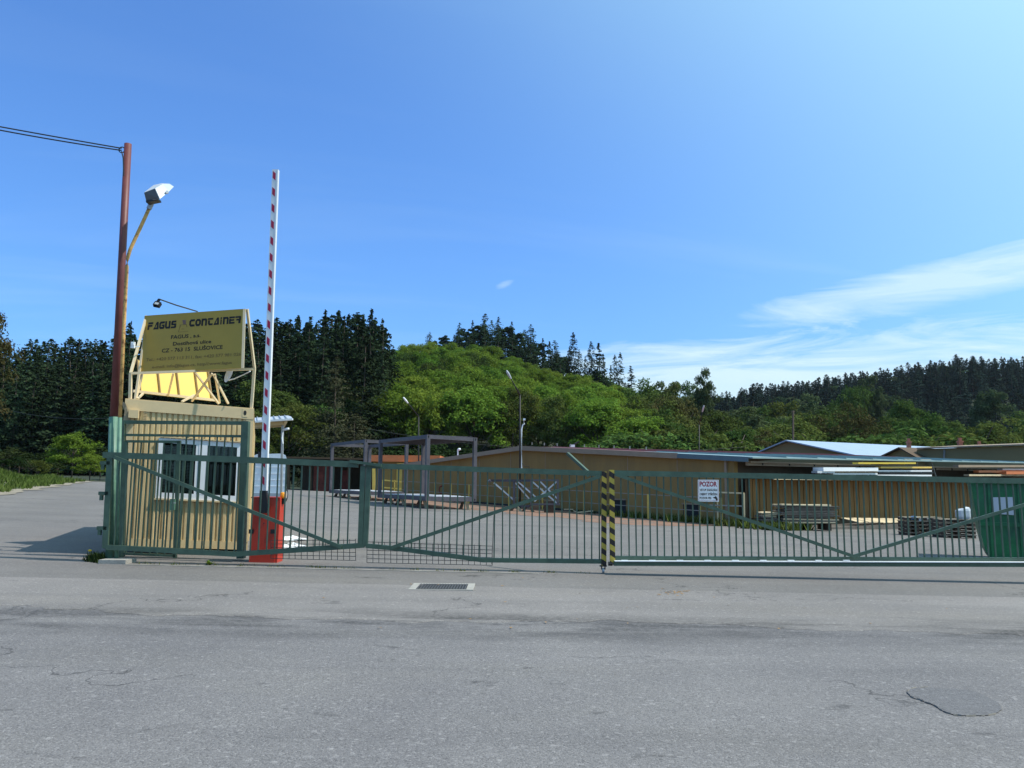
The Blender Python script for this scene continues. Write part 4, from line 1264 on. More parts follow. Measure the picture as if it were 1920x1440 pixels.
# cross-braced steel rack on blocks
YX = 38.5
xr = thing('braced_rack', 'purple grey steel rack with crossed braces on wooden trestles before the hall', 'rack', gpx(985, YX))
def X(px, py, d=0.0): return at(px, py, YX + d)
for a, b_ in (((996, 899), (996, 947)), ((1046, 899), (1046, 947)), ((996, 900.5), (1046, 900.5)), ((999, 945.5), (1050, 945.5))):
    bar('frame_bar', m_steel, xr, X(*a), X(*b_), 0.09, 0.09, up=(0, 1, 0))
for a, b_ in (((964, 901), (964, 950)), ((918, 901), (918.5, 903)), ((964, 901), (996, 901)), ((918, 901), (964, 901)), ((964, 949), (996, 949))):
    bar('frame_bar', m_steel, xr, X(*a, 1.6 if a[0] < 960 else 0.7), X(*b_, 0.7 if b_[0] < 990 else 0.05), 0.11, 0.11, up=(0, 1, 0))
for a, b_ in (((998, 903), (1046, 945)), ((1046, 901), (1002, 940)), ((1013, 903), (1046, 936)), ((926, 905), (964, 938)), ((966, 905), (992, 935)), ((972, 904), (1008, 935))):
    bar('brace', m_lamp, xr, X(*a, 0.03 if a[0] > 990 else 0.72), X(*b_, 0.03 if b_[0] > 995 else 0.75), 0.07, 0.07, up=(0, 1, 0))  # lighter grey than the rack, the sunlit look is painted on
for px in (967, 990):
    trestle(xr, gpx(px, YX + 0.3), at(px, 950, YX).z - gpx(px, YX).z, 0.55)
mb = MB(); p = gpx(1029, YX + 0.2); mb.box(p + V((0, 0, 0.28)), (0.45, 0.4, 0.56)); mb.build('wooden_block', m_woodd, xr)
mb = MB(); p = at(1000, 950, YX); mb.box(p + V((0.1, .1, -0.05)), (0.5, 0.4, 0.18)); mb.build('packing_block', m_woodd, xr)

# ------------------------------------------------------------------ hall with shallow gable
hallz = lambda p: gz(p.x, p.y)
HZ0, HZA, HZ1 = 2.53, 3.33, 2.55
AP = W0 + (W1 - W0) * 0.427
hl = thing('gabled_hall', 'long ochre hall with shallow gable and red and teal sheet roof', 'building', V((AP.x, AP.y, 0)))
HD = 30.0
def up(p, z): return V((p.x, p.y, z))
W0e, W1e = W0 - WD * 3.0, W1
z0e = HZ0 - 0.05
mb = MB(); mb.prism([up(W0e, hallz(W0e) - 0.2), up(W1e, hallz(W1e) - 0.2), up(W1e, HZ1), up(AP, HZA), up(W0e, z0e)], WBACK * 0.25); mb.build('gable_wall', m_wall, hl)
mb = MB(); mb.obox(up(W0e, -0.5) + WBACK * 0.26, WBACK * (HD - 0.3), WD * 0.2, V((0, 0, z0e + 0.45))); mb.build('side_wall', m_wall, hl)
mb = MB(); mb.obox(up(W1e, -1.4) - WD * 0.2 + WBACK * 0.26, WBACK * (HD - 0.3), WD * 0.2, V((0, 0, HZ1 + 1.3))); mb.build('side_wall', m_brownd, hl)
apb = AP + WBACK * HD
OV = WNRM * 0.25
def slope(name, mat, f0, f1, side, th=0.06):
    """Roof strip between fractions f0..f1 from ridge (0) to eave (1)."""
    e = W1e + WD * 1.1 if side > 0 else W0e - WD * 0.3
    ez = (HZ1 - 0.06) if side > 0 else z0e
    def pt(f, back): return up(AP + (e - AP) * f + (WBACK * HD if back else OV), HZA + (ez - HZA) * f + 0.10 + (0.35 if back else 0))
    a_, b__, c_, d_ = pt(f0, 0), pt(f1, 0), pt(f1, 1), pt(f0, 1)
    mb = MB(); mb.add([a_, b__, c_, d_] + [p - V((0, 0, th)) for p in (a_, b__, c_, d_)], BOXF); r = mb.build(name, mat, hl)
    return a_, b__, c_, d_, r
slope('roof', m_roofr, 0, 1, -1)
ra = slope('roof', m_roofr, 0, 0.52, 1)
rt = slope('roof', m_rooft, 0.52, 1.0, 1)
for (q, mt) in ((ra, m_roofr), (rt, m_rooft)):
    a_, b__, c_, d_, r = q
    for k in range(1, 13):
        t = k / 13
        bar('roof_seam', mt, r, a_ + (d_ - a_) * t + V((0, 0, 0.02)), b__ + (c_ - b__) * t + V((0, 0, 0.02)), 0.07, 0.05)
# verge boards
def verge(p, q, mat, h=0.24, dz=0.0): bar('verge_board', mat, hl, p + WNRM * 0.27 + V((0, 0, dz)), q + WNRM * 0.27 + V((0, 0, dz)), 0.05, h)
verge(up(W0e, z0e), up(AP, HZA), m_fascia)
PB = AP + (W1e - AP) * 0.80
zPB = HZA + (HZ1 - HZA) * 0.80
verge(up(AP, HZA), up(PB, zPB), m_fascia)
verge(up(PB, zPB), up(W1e + WD * 0.9, HZ1 - 0.06), m_fasciab, 0.20)
for k in range(9):
    t = 0.06 + k * 0.075
    p = up(AP + (W1e - AP) * t, HZA + (HZ1 - HZA) * t + 0.2)
    bar('roof_stud', m_wirel, hl, p + WNRM * 0.15, p + WNRM * 0.15 + V((0, 0, 0.14)), 0.05, 0.05)
mb = MB(); mb.obox(up(W0e, 0) + WNRM * 0.04 + V((0, 0, hallz(W0e) - .1)), (W1e - W0e) + V((0, 0, hallz(W1e) - hallz(W0e))), WNRM * 0.10, V((0, 0, 0.24))); mb.build('plinth', m_black, hl)
# cellar openings
for px in (1162, 1297):
    d = ray(px, 970); t = ((W0 - V((0, 0, CAMZ))).dot(WNRM)) / d.dot(WNRM); p = V((0, 0, CAMZ)) + d * t
    g = hallz(p)
    mb = MB(); mb.obox(up(p, g + 0.15) - WD * 0.42 + WNRM * 0.02, WD * 0.84, WNRM * 0.02, V((0, 0, 0.62))); op = mb.build('cellar_hatch', m_dark, hl)
    bar('hatch_frame', m_fascia, op, up(p, g + 0.79) - WD * 0.48 + WNRM * 0.05, up(p, g + 0.79) + WD * 0.48 + WNRM * 0.05, 0.05, 0.06)
# joints of the wall sheets, a downpipe and a faint band
for k in range(1, 9):
    t = k / 9; p = W0e + (W1e - W0e) * t; g = hallz(p)
    zt_ = z0e + (HZA - z0e) * t / 0.49 if t < 0.49 else HZA + (HZ1 - HZA) * (t - 0.49) / 0.51
    bar('wall_joint', m_fascia, hl, up(p, g + 0.3) + WNRM * 0.004, up(p, zt_ - 0.16) + WNRM * 0.004, 0.03, 0.006, up=WNRM)
p = W1e - WD * 0.35; bar('downpipe', m_fascia, hl, up(p, hallz(p) + 0.1) + WNRM * 0.07, up(p, HZ1 - 0.1) + WNRM * 0.07, 0.09, 0.09, up=WNRM)
# roof vents
for px, py, Yv in ((1280, 845, 50), (1293, 838, 52), (1284, 838, 51)):
    pass
rv = MB(); p = up(AP, HZA) + WBACK * 9 + WD * 1.2
# wire fence along the wall
wfz = thing('wire_railing', 'row of short yellow posts with thin wires along the foot of the hall', 'railing', up(AP, 0) + WNRM * 0.9)
prev = None
for px in (752, 790, 815, 845.5, 879, 914, 954, 1017, 1095, 1215, 1285, 1312, 1352):
    d = ray(px, 950); o_ = V((0, 0, CAMZ)); p0 = W0 + WNRM * 0.9
    t = (p0 - o_).dot(WNRM) / d.dot(WNRM); p = o_ + d * t; g = gz(p.x, p.y)
    if px > 800: bar('post', m_yellow, wfz, up(p, g), up(p, g + 1.12), 0.07, 0.07, up=(0, 1, 0))
    if prev is not None:
        for hh in (0.55, 1.1): bar('wire', m_wirel, wfz, prev + V((0, 0, hh)), up(p, g + hh), 0.025, 0.025)
    prev = up(p, g)
yr = thing('yellow_rail', 'pale yellow pipe rail at the right corner of the hall', 'railing', gpx(1395, 32.3))
a_, b__, c_ = at(1345, 923, 33.0), at(1395, 925, 32.3), gpx(1396, 32.3)
bar('top_rail', m_contp, yr, a_, b__, 0.06, 0.06); bar('post', m_contp, yr, b__, c_, 0.06, 0.06, up=(0, 1, 0)); bar('mid_rail', m_wirel, yr, at(1330, 947, 33.2), at(1394, 949, 32.3), 0.05, 0.05)
bar('post', m_contp, yr, at(1345, 923, 33.0), gpx(1346, 33.0), 0.05, 0.05, up=(0, 1, 0))
# hose reel ring hung on the railing
ty = MB(); c = at(827.5, 918, 49.2); mnr, mjr = 0.06, 0.22
for i in range(18):
    a = 2 * math.pi * i / 18
    for j in range(8):
        e = 2 * math.pi * j / 8
        ty.v.append(c + V((0.55 * math.cos(a) * (mjr + mnr * math.cos(e)), mnr * math.sin(e) + 0.4 * math.cos(a) * mjr, math.sin(a) * (mjr + mnr * math.cos(e)))))
for i in range(18):
    for j in range(8):
        ty.f.append((i * 8 + j, ((i + 1) % 18) * 8 + j, ((i + 1) % 18) * 8 + (j + 1) % 8, i * 8 + (j + 1) % 8))
tag(ty.build('hose_ring', m_rustred, None, True), 'dark red hose reel ring hung on the wire railing', 'reel')

# sawn offcuts at the foot of the hall
for k, (px0, py0, px1, py1, Y) in enumerate(((1062, 962, 1078, 964, 38.6), (1080, 961, 1112, 958, 38.4), (1066, 965, 1098, 964.5, 38.2), (1075, 957.5, 1090, 963, 38.5), (1057, 955, 1075, 955, 38.9))):
    mb = MB(); a_, b__ = at(px0, py0, Y), at(px1, py1, Y); mb.beam(a_, b__, 0.14, 0.05)
    o = mb.build('offcut_board', m_wood)
    tag(o, 'pale sawn board lying in the offcut heap at the foot of the hall', 'board', 'offcut boards by the hall')

# ------------------------------------------------------------------ boarded storage bay along the side of the hall
S0 = W1 + WD * 0.4 + WBACK * 0.3
def S(s, d=0.0, z=0.0): return V((S0.x + WBACK.x * s + WD.x * d, S0.y + WBACK.y * s + WD.y * d, z))
bay = thing('storage_bay', 'boarded timber storage bay with teal eaves beside the hall', 'shed', S(8))
zt = 1.72
SL = 27.0
nb_ = 118
for k in range(nb_):
    s = 0.1 + SL * k / nb_
    p = S(s + SL / nb_ * 0.5, 0.02 * (k % 2)); g = gz(p.x, p.y)
    bar('board', m_brown, bay, up(p, g + 0.34 + random.uniform(0, 0.04)), up(p, zt - random.uniform(0, 0.02)), SL / nb_ * 0.9, 0.03, up=WD)
bar('back_board', m_brownd, bay, S(0.0, -0.08, 0.7), S(SL, -0.08, 0.7), 0.03, 2.0)
bar('top_plate', m_wood, bay, S(0.2, 1.12, zt + 0.03), S(SL, 1.12, zt + 0.03), 0.06, 0.10)
mb = MB(); mb.obox(S(0.2, -1.6, zt + 0.07), WBACK * SL, WD * 2.75, V((0, 0, 0.05))); mb.build('deck', m_woodd, bay)  # overhang drawn out so that it shades the boards below
for k in range(60):
    s = 8.0 + 17 * k / 60
    p = S(s, -1.62)
    bar('back_plank', m_brown, bay, up(p, 1.7), up(p, 2.5), 0.26, 0.03, up=WD)
bar('eaves_beam', m_fascia, bay, S(-0.2, 0.15, 2.34), S(SL, 0.15, 2.42), 0.10, 0.16)
for k in range(14):
    bar('gutter_bracket', m_black, bay, S(0.8 + k * 1.9, 0.22, 2.30), S(0.8 + k * 1.9, 0.22, 2.42), 0.04, 0.05, up=WD)
bar('gutter', m_fascia, bay, S(-0.2, 0.30, 2.40), S(SL, 0.30, 2.48), 0.10, 0.07)
for k in range(8):
    p = S(0.5 + k * 3.7, -1.4); bar('bay_post', m_brownd, bay, up(p, zt), up(p, 2.5), 0.12, 0.12, up=WD)
# plank apron at the foot
ap = thing('timber_sheets', 'row of pale yellow boards leaning flat at the foot of the boarded bay', 'boards', S(10, 1))
for k in range(16):
    s = 5.6 + k * 0.42
    p = S(s, 0.75); q = S(s + 0.36, 0.75); g = gz(p.x, p.y)
    mb = MB(); mb.obox(S(s, 0.8, g + 0.42), S(s + 0.36, 0.8, 0) - S(s, 0.8, 0), WD * 0.8 + V((0, 0, -0.14 + random.uniform(-.03, .02))), V((0, 0, 0.03))); mb.build('board', m_wood, ap)
mb = MB(); mb.obox(S(0.5, 0.1, gz(17, 40) - 0.4), WBACK * SL, WD * 1.5, V((0, 0, 0.62))); o = mb.build('concrete_plinth', M('dark_concrete', (0.12, 0.105, 0.09), 0.9, var=0.3), bay)

# stacked stuff on the deck of the bay: (px0, px1, py, thickness px, material, name, label)
def sline(px, py, d=0.0):
    """Point on the vertical plane of the bay front (offset d outwards) seen at a pixel."""
    n = WD; p0 = S(0, d); o_ = V((0, 0, CAMZ)); r = ray(px, py)
    return o_ + r * ((p0 - o_).dot(n) / r.dot(n))


stk = [(1534, 1637, 880, 7, m_whitep, 0.05, 'white wrapped panel on the bay deck, thick upper one'),
       (1527, 1560, 885, 4, m_lamp, 0.12, 'short grey bundle end sticking out under the white panels on the bay'),
       (1560, 1640, 884.5, 3, m_wood, 0.02, 'pale batten between white panels on the bay deck'),
       (1556, 1640, 888.5, 3, m_white, 0.05, 'thin white panel on the bay deck under the thick one'),
       (1570, 1640, 893, 4, m_rooft, 0.06, 'teal sheet lying under the white panels on the bay deck'),
       (1604, 1712, 868.5, 3.0, m_yellowb, 0.25, 'long yellow beam on top of the bay stacks, upper one'),
       (1646, 1742, 876.5, 3.0, m_yellow, 0.1, 'long yellow beam on the bay stacks, lower paler one'),
       (1640, 1742, 883.0, 2.6, m_white, 0.05, 'white strip on the bay stacks just below the yellow beams'),
       (1642, 1745, 886.5, 2.6, m_black, 0.05, 'black strip on the bay stacks between white strips'),
       (1640, 1742, 891.5, 3, m_white, 0.05, 'white strip lowest in the stack under the yellow beams'),
       (1812, 1925, 891, 3.2, m_wood, 0.05, 'pale plank lowest on the bay deck above the green skip'),
       (1830, 1985, 884, 4, m_orange, 0.05, 'long orange timber on the bay above the green skip'),
       (1878, 1985, 886.6, 5, m_orange, 0.18, 'second orange timber on the bay above the green skip, thicker'),
       (1875, 1985, 880, 2.6, m_lamp, 0.05, 'grey strip on top of the orange timbers on the bay'),
       (1792, 1985, 874, 4, m_fascia, 0.22, 'long weathered beam under the eaves at the right end of the bay')]
for px0, px1, py, th, mt, d, lab in stk:
    a_, b__ = sline(px0, py, d + 0.8), sline(px1, py, d + 0.8)
    h = th / F * ((a_.y + b__.y) / 2)
    mb = MB(); mb.beam(a_, b__, 0.5 if th > 4 else 0.28, h)
    for k in range(3):
        p = a_ + (b__ - a_) * (0.2 + 0.3 * k); mb.beam(p - WD * 0.12 - V((0, 0, h / 2 + 0.01)), p + WD * 0.12 - V((0, 0, h / 2 + 0.01)), 0.06, 0.03)
    tag(mb.build('stored_beam' if 'beam' in lab else 'wrapped_bundle' if 'panel' in lab else 'sheet_bundle' if 'sheet' in lab else 'sawn_timber', mt), lab, 'stack item')
tf = thing('trestle_frame', 'thin grey pipe trestle standing over the stacks on the bay', 'trestle', sline(1740, 896))
for a_, b__ in (((1695, 861), (1745, 862)), ((1745, 862), (1755, 894)), ((1696, 861), (1696, 872)), ((1719, 861), (1720, 874)), ((1702, 861), (1700, 872))):
    bar('pipe', m_wirel, tf, sline(*a_, 0.3), sline(*b__, 0.3), 0.045, 0.045, up=WD)

# timber stacks in front of the bay
def plank_stack(label, px0, px1, py0, py1, Y, layers, per):
    a_, b__ = at(px0, py1, Y), at(px1, py1, Y)
    c = (a_ + b__) / 2; L_ = (b__ - a_).length; g = gz(c.x, Y); H = at((px0 + px1) / 2, py0, Y).z - g
    t = thing('timber_stack', label, 'timber stack', V((c.x, Y, g)), 'stacks of grey boards before the bay')
    th = (H - 0.28) / layers
    for s in (-0.36, 0.0, 0.36):
        mb = MB(); mb.box((c.x + s * L_, Y + 0.5, g + 0.13), (0.14, 1.1, 0.26)); mb.build('bearer', m_woodd, t)
    for k in range(layers):
        for j in range(per):
            sh = random.uniform(-0.07, 0.07) * L_; l2 = L_ * random.uniform(0.82, 1.04)
            yy = Y + j * (1.1 / per); z = g + 0.28 + th * (k + 0.5)
            tl_ = random.uniform(-0.02, 0.02)
            bar('plank', m_woodg if random.random() < 0.8 and k < layers - 1 else m_wood, t, (c.x + sh - l2 / 2, yy, z - tl_), (c.x + sh + l2 / 2, yy, z + tl_), 1.0 / per, th * random.uniform(0.55, 0.8))
    return t


plank_stack('large stack of grey weathered boards in front of the boarded bay', 1464, 1570, 946, 996, 31.5, 12, 3)
plank_stack('small low stack of grey boards left of the large stack', 1427, 1457, 960, 994, 31.8, 6, 2)
# pallets near the skip
def pallet_stack(label, px, Y, n, w=1.15):
    c = gpx(px, Y)
    t = thing('pallet_stack', label, 'pallets', c, 'pallet stacks by the skip')
    for k in range(n):
        z = c.z + 0.14 * k
        for s in (-1, 0, 1):
            bar('block', m_woodd, t, (c.x + s * (w / 2 - 0.06), Y, z + 0.05), (c.x + s * (w / 2 - 0.06), Y + 0.8, z + 0.05), 0.10, 0.09)
        for j in range(5):
            y = Y + 0.02 + j * 0.19
            bar('slat', m_wood if j % 2 else m_woodg, t, (c.x - w / 2, y, z + 0.11), (c.x + w / 2, y, z + 0.11), 0.11, 0.022)
    return t


pallet_stack('stack of dark wooden pallets nearest the timber sheets with bags on top', 1722, 30.5, 5, 0.75)
pallet_stack('pale wooden pallet stack behind the sliding gate, between the bags and the skip', 1750, 32.5, 5, 0.95)
pallet_stack('pallet stack against the green skip carrying a white sack', 1800, 29.5, 5, 1.2)
def sack(px, py, Y, w, h, mat, lab):
    c = at(px, py, Y); mb = MB(); n = 12
    for j in range(6):
        e = -math.pi / 2 + math.pi * j / 5
        for i in range(n):
            a = 2 * math.pi * i / n
            r = max(0.02, math.cos(e)) ** 0.28
            sq_ = 1 / max(abs(math.cos(a)), abs(math.sin(a))) ** 0.7
            pinch = 1.0 if j < 4 else 0.82
            mb.v.append(c + V((math.cos(a) * r * sq_ * pinch * w / 2 * random.uniform(.86, 1.1) + (0.06 * w if j == 5 else 0), math.sin(a) * r * sq_ * w / 3.4, (math.copysign(abs(math.sin(e)) ** 0.6, e)) * h / 2 * random.uniform(.9, 1.08) + (0.10 * h * math.cos(a) if j > 3 else 0))))
    for j in range(5):
        for i in range(n):
            a, b_ = j * n + i, j * n + (i + 1) % n
            mb.f.append((a, b_, b_ + n, a + n))
    tag(mb.build('sack', mat, None, False), lab, 'sack')


sack(1806, 963, 29.8, 0.55, 0.42, m_lamp, 'upright white sack on the pallet stack beside the skip')
sack(1713, 971, 30.7, 0.22, 0.16, M('blue_sack', (0.12, 0.22, 0.36), 0.5), 'small blue bag on the dark pallets')
sack(1724, 974.5, 30.6, 0.16, 0.10, m_whitep, 'small white bag on the dark pallets next to the blue bag')
sack(1737, 973, 32.7, 0.20, 0.08, m_lamp, 'small grey rag on the pale pallets')

# ------------------------------------------------------------------ green skip
YK = 18.6
PHI = R(27)
KU, KW = V((math.cos(PHI), -math.sin(PHI), 0)), V((math.sin(PHI), math.cos(PHI), 0))
k0 = at(1820, 903, YK); zk1 = k0.z
k0 = V((k0.x, YK, 0))
zg = gz(k0.x + 0.3, YK) - 0.02
skp = thing('skip_container', 'big green steel skip with sloping side behind the sliding gate', 'skip', V((k0.x + 1.5, YK, zg)))
def K(a, d, z): return k0 + KU * a + KW * d + V((0, 0, z))
KL, KD = 3.6, 1.75
prof = [(0.30, zg + 0.06), (KL - 0.3, zg + 0.06), (KL, zk1), (0.0, zk1), (0.05, zg + 1.2), (0.13, zg + 0.7), (0.20, zg + 0.3)]
for d in (0.0, KD - 0.06):
    mb = MB(); mb.prism([K(a, d, z) for a, z in prof], KW * 0.06); mb.build('side_panel', m_skip, skp)
lp_ = [(0.30, zg + 0.06), (0.20, zg + 0.3), (0.13, zg + 0.7), (0.05, zg + 1.2), (0.0, zk1)]
mb = MB()
for a, z in lp_: mb.v += [K(a, 0.06, z), K(a, KD - 0.06, z)]
for i in range(len(lp_) - 1): mb.f.append((2 * i, 2 * i + 1, 2 * i + 3, 2 * i + 2))
mb.build('curved_end', m_skip, skp)
mb = MB(); mb.obox(K(KL - 0.36, 0.06, zg + 0.08), KU * 0.05, KW * (KD - 0.12), KU * 0.3 + V((0, 0, zk1 - zg - 0.1))); mb.build('end_panel', m_skip, skp)
mb = MB(); mb.obox(K(0.34, 0.06, zg + 0.07), KU * (KL - 0.8), KW * (KD - 0.12), V((0, 0, 0.04))); mb.build('floor_plate', m_skipd, skp)
bar('top_rim', m_skip, skp, K(-0.02, -0.02, zk1), K(KL, -0.02, zk1), 0.12, 0.09)
bar('top_rim', m_skip, skp, K(-0.02, KD, zk1), K(KL, KD, zk1), 0.12, 0.09)
bar('waist_rib', m_skip, skp, K(0.14, -0.025, zg + 0.85), K(KL - 0.1, -0.025, zg + 0.85), 0.05, 0.08)
for k in range(6):
    a = 0.35 + (KL - 0.7) * k / 5
    bar('upright_rib', m_skip, skp, K(a, -0.02, zk1 - 0.04), K(a, -0.02, zg + 0.08), 0.05, 0.05, up=KW)
for d in (0.3, 1.4): bar('skid', m_skipd, skp, K(0.45, d, zg + 0.03), K(KL - 0.4, d, zg + 0.03), 0.1, 0.06)
pn = -KW
q = [on_plane(x, y, K(0, -0.06, 0), pn) for x, y in ((1860, 932.5), (1899, 932), (1901.5, 966), (1860, 962.5))]
mb = MB(); mb.prism(q, KW * 0.012); mb.build('notice_plate', m_lamp, skp)
mb = MB(); p = K(1.1, 0.9, zk1 - 0.12)
for k in range(14):
    a = random.uniform(0.4, KL - 0.5); d = random.uniform(0.3, KD - 0.3)
    mb.beam(K(a, d, zk1 - 0.18), K(a + random.uniform(-.5, .5), d + random.uniform(-.3, .3), zk1 + random.uniform(-0.15, 0.02)), 0.1, 0.05)
tag(mb.build('scrap_wood', m_woodd), 'loose dark scrap wood lying inside the green skip', 'scrap', kind='stuff')

# ------------------------------------------------------------------ buildings behind
def gable_block(name, label, a, b_, apx, zeave, zapex, back, wallm, roofm, cat='building', dz0=-1.5):
    """a, b_ : front corners on plan; apx : ridge position 0..1 along the front."""
    a, b_ = V(a), V(b_); d = (b_ - a); bk = V(back)
    t = thing(name, label, cat, (a + b_) / 2)
    ap_ = a + d * apx
    mb = MB(); mb.prism([up(a, dz0), up(b_, dz0), up(b_, zeave), up(ap_, zapex), up(a, zeave)], bk.normalized() * 0.3); mb.build('front_wall', wallm, t)
    n = bk.normalized()
    mb = MB(); mb.obox(up(a, dz0) + n * 0.31, bk, d.normalized() * 0.3, V((0, 0, zeave - dz0))); mb.build('side_wall', wallm, t)
    mb = MB(); mb.obox(up(b_, dz0) + n * 0.31, bk, -d.normalized() * 0.3, V((0, 0, zeave - dz0))); mb.build('side_wall', wallm, t)
    for e in (a - d.normalized() * 0.4, b_ + d.normalized() * 0.4):
        fr_ = n * -0.4
        q = [up(ap_, zapex + 0.12) + fr_, up(e, zeave - 0.02) + fr_, up(e, zeave - 0.02) + bk, up(ap_, zapex + 0.12) + bk]
        mb = MB(); mb.add(q + [p - V((0, 0, 0.1)) for p in q], BOXF); r = mb.build('roof', roofm, t)
    return t


P1, P2 = at(1400, 880, 74), at(1618, 880, 65)
gable_block('rear_hall', 'brown gabled hall with pale blue roof behind the storage bay', (P1.x, 74, 0), (P2.x, 65, 0), 0.40, 3.7, 5.15, (22, 13, 0), m_wall2, m_roofb)
P3, P4 = at(1648, 880, 66), at(1722, 880, 62)
t3 = gable_block('small_gable_block', 'small brown gable with pale roof right of the blue roofed hall', (P3.x, 66, 0), (P4.x, 62, 0), 0.62, 3.5, 4.3, (16, 9, 0), m_wall2, m_brownd)
Q1, Q2 = at(1722, 880, 63), at(2060, 880, 52)
lh = thing('olive_block', 'long plain olive walled building at the right behind the bay', 'building', V((Q1.x, 63, 0)))
mb = MB(); mb.obox(V((Q1.x, 63, -1.5)), V((Q2.x - Q1.x, -11, 0)), V((0.2, 0.25, 0)), V((0, 0, 5.75))); mb.build('wall', m_wall3, lh)
mb = MB(); mb.obox(V((Q1.x - 0.2, 62.7, 4.26)), V((Q2.x - Q1.x, -11, 0)), V((9, 11, 0.7)), V((0, 0, 0.10))); mb.build('roof', m_fascia, lh)
mb = MB(); mb.obox(V((Q1.x, 63.1, -1.5)), V((0.25, -0.2, 0)), V((9, 11, 0)), V((0, 0, 5.7))); mb.build('side_wall', m_wall3, lh)
bar('downpipe', m_wirel, lh, at(1771, 843, 61.0), at(1770, 862, 61.0), 0.1, 0.1, up=(0, 1, 0))
for px, py0, py1, Y, w, lab in ((1704, 829, 841, 69, 0.28, 'slim red brown chimney above the small gable'), (1800, 828, 840, 70, 0.34, 'red brown chimney with wide cap above the olive building, middle of three'), (1836, 834, 840, 71, 0.3, 'short red brown chimney stub above the olive building')):
    a_, b__ = at(px, py0, Y), at(px, py1 + 14, Y)
    mb = MB(); mb.beam(b__, a_, w, w, up=(0, 1, 0)); mb.box(a_, (w * 1.3, w * 1.3, 0.12)); mb.box(a_ + V((0, 0, .2)), (w * 0.7, w * 0.7, 0.25))
    tag(mb.build('chimney_stack', m_chim), lab, 'chimney')

# orange-banded yellow building and open shed at the back of the yard
YO = 62.0
oy = thing('yellow_workshop', 'flat yellow workshop with orange band at the back of the yard', 'building', gpx(765, YO))
a_, b__ = at(699, 905, YO), at(832, 905, YO)
g = gz(a_.x, YO) - 0.3
zt_ = at(765, 866, YO).z; zo = at(765, 854, YO).z
mb = MB(); mb.obox((a_.x, YO, g), (b__.x - a_.x - 1.6, 0, 0), (0, 8, 0), (0, 0, zt_ - g)); mb.build('wall', m_wall, oy)
mb = MB(); mb.obox((at(763, 900, YO).x, YO - 0.9, g), (at(795, 900, YO).x - at(763, 900, YO).x, 0.9, 0), (-.8, 0.8, 0), (0, 0, zt_ - g - 0.1)); mb.build('lit_bay', m_yellow, oy)  # sunlit part of the wall: brighter colour, face turned to catch the sun
mb = MB(); mb.obox((a_.x - 0.3, YO - 0.4, zt_), (b__.x - a_.x, 0, 0), (0, 9, 0), (0, 0, zo - zt_)); mb.build('orange_band', m_orange, oy)
bar('corner_post', m_yellow, oy, at(701, 868, YO - 0.3), gpx(701, YO - 0.3), 0.22, 0.22, up=(0, 1, 0))
for a, b_ in (((718, 900), (765, 905)), ((718, 914), (765, 918)), ((765, 903), (792, 905)), ((765, 917), (792, 919))):
    bar('handrail', m_yellow, oy, at(*a, YO - 2), at(*b_, YO - 2), 0.09, 0.09)
for px in (714, 718, 740, 765, 779, 790):
    bar('rail_post', m_yellow, oy, at(px, 900, YO - 2), gpx(px, YO - 2), 0.09, 0.09, up=(0, 1, 0))
osd = thing('open_shed', 'dark open shed with rust red panels at the back of the yard', 'shed', gpx(620, 64))
YD = 64.0
a_, b__ = at(540, 880, YD), at(700, 880, YD); g = gz(a_.x, YD) - 0.2; zt_ = at(620, 860, YD).z
mb = MB(); mb.obox((a_.x, YD + 4, g), (b__.x - a_.x, 0, 0), (0, 0.3, 0), (0, 0, zt_ - g)); mb.build('rear_wall', m_brownd, osd)
mb = MB(); mb.obox((a_.x - 0.4, YD - 0.6, zt_), (b__.x - a_.x + 0.4, 0, -0.1), (0, 5.4, 0), (0, 0, 0.14)); mb.build('roof', m_brownd, osd)
for px in (541, 582, 655, 696):
    bar('post', m_brownd, osd, at(px, 861, YD - 0.2), gpx(px, YD - 0.2), 0.2, 0.2, up=(0, 1, 0))
mb = MB(); mb.obox((at(585, 880, YD).x, YD + 0.6, g), (at(614, 880, YD).x - at(585, 880, YD).x, 0, 0), (0, 0.1, 0), (0, 0, zt_ - g - 0.6)); mb.build('rust_panel', m_rustred, osd)
mb = MB(); mb.obox((at(632, 880, YD).x, YD + 1.6, g), (at(646, 880, YD).x - at(632, 880, YD).x, 0, 0), (0, 0.1, 0), (0, 0, zt_ - g - 0.9)); mb.build('rust_panel', m_rustred, osd)

# ------------------------------------------------------------------ lamp posts in the yard
def lamp_post(label, px_base, Y, bend, head, headm=m_lamp, r=0.042):
    b0 = gpx(px_base, Y)
    t = thing('yard_lamp', label, 'lamp post', b0, 'lamp posts of the yard')
    pb_, ph = at(*bend, Y), at(*head, Y - 0.8)
    m_p = bpy.data.materials.get('lamp_post_dark') or M('lamp_post_dark', (0.018, 0.016, 0.015), 0.6)
    mb = MB(); mb.tube([b0, pb_], [r * 1.2, r], 10); mb.build('post', m_p, t, True)
    mb = MB(); mb.tube([pb_, ph], [r, r * 0.6], 8); mb.build('arm', m_p, t, True)
    d = (ph - pb_).normalized()
    c = ph + d * 0.28; s = d.cross(V((0, 1, 0))).normalized()
    rings = []
    mb = MB()
    for k, (f, w, h) in enumerate(((-0.30, 0.05, 0.04), (-0.15, 0.10, 0.06), (0.1, 0.12, 0.07), (0.26, 0.08, 0.05), (0.31, 0.02, 0.02))):
        for j in range(8):
            a = 2 * math.pi * j / 8
            mb.v.append(c + d * f + s * math.cos(a) * h + V((0, 1, 0)) * math.sin(a) * w)
    for k in range(4):
        for j in range(8):
            mb.f.append((k * 8 + j, k * 8 + (j + 1) % 8, (k + 1) * 8 + (j + 1) % 8, (k + 1) * 8 + j))
    mb.build('lamp_head', headm, t, True)
    return t


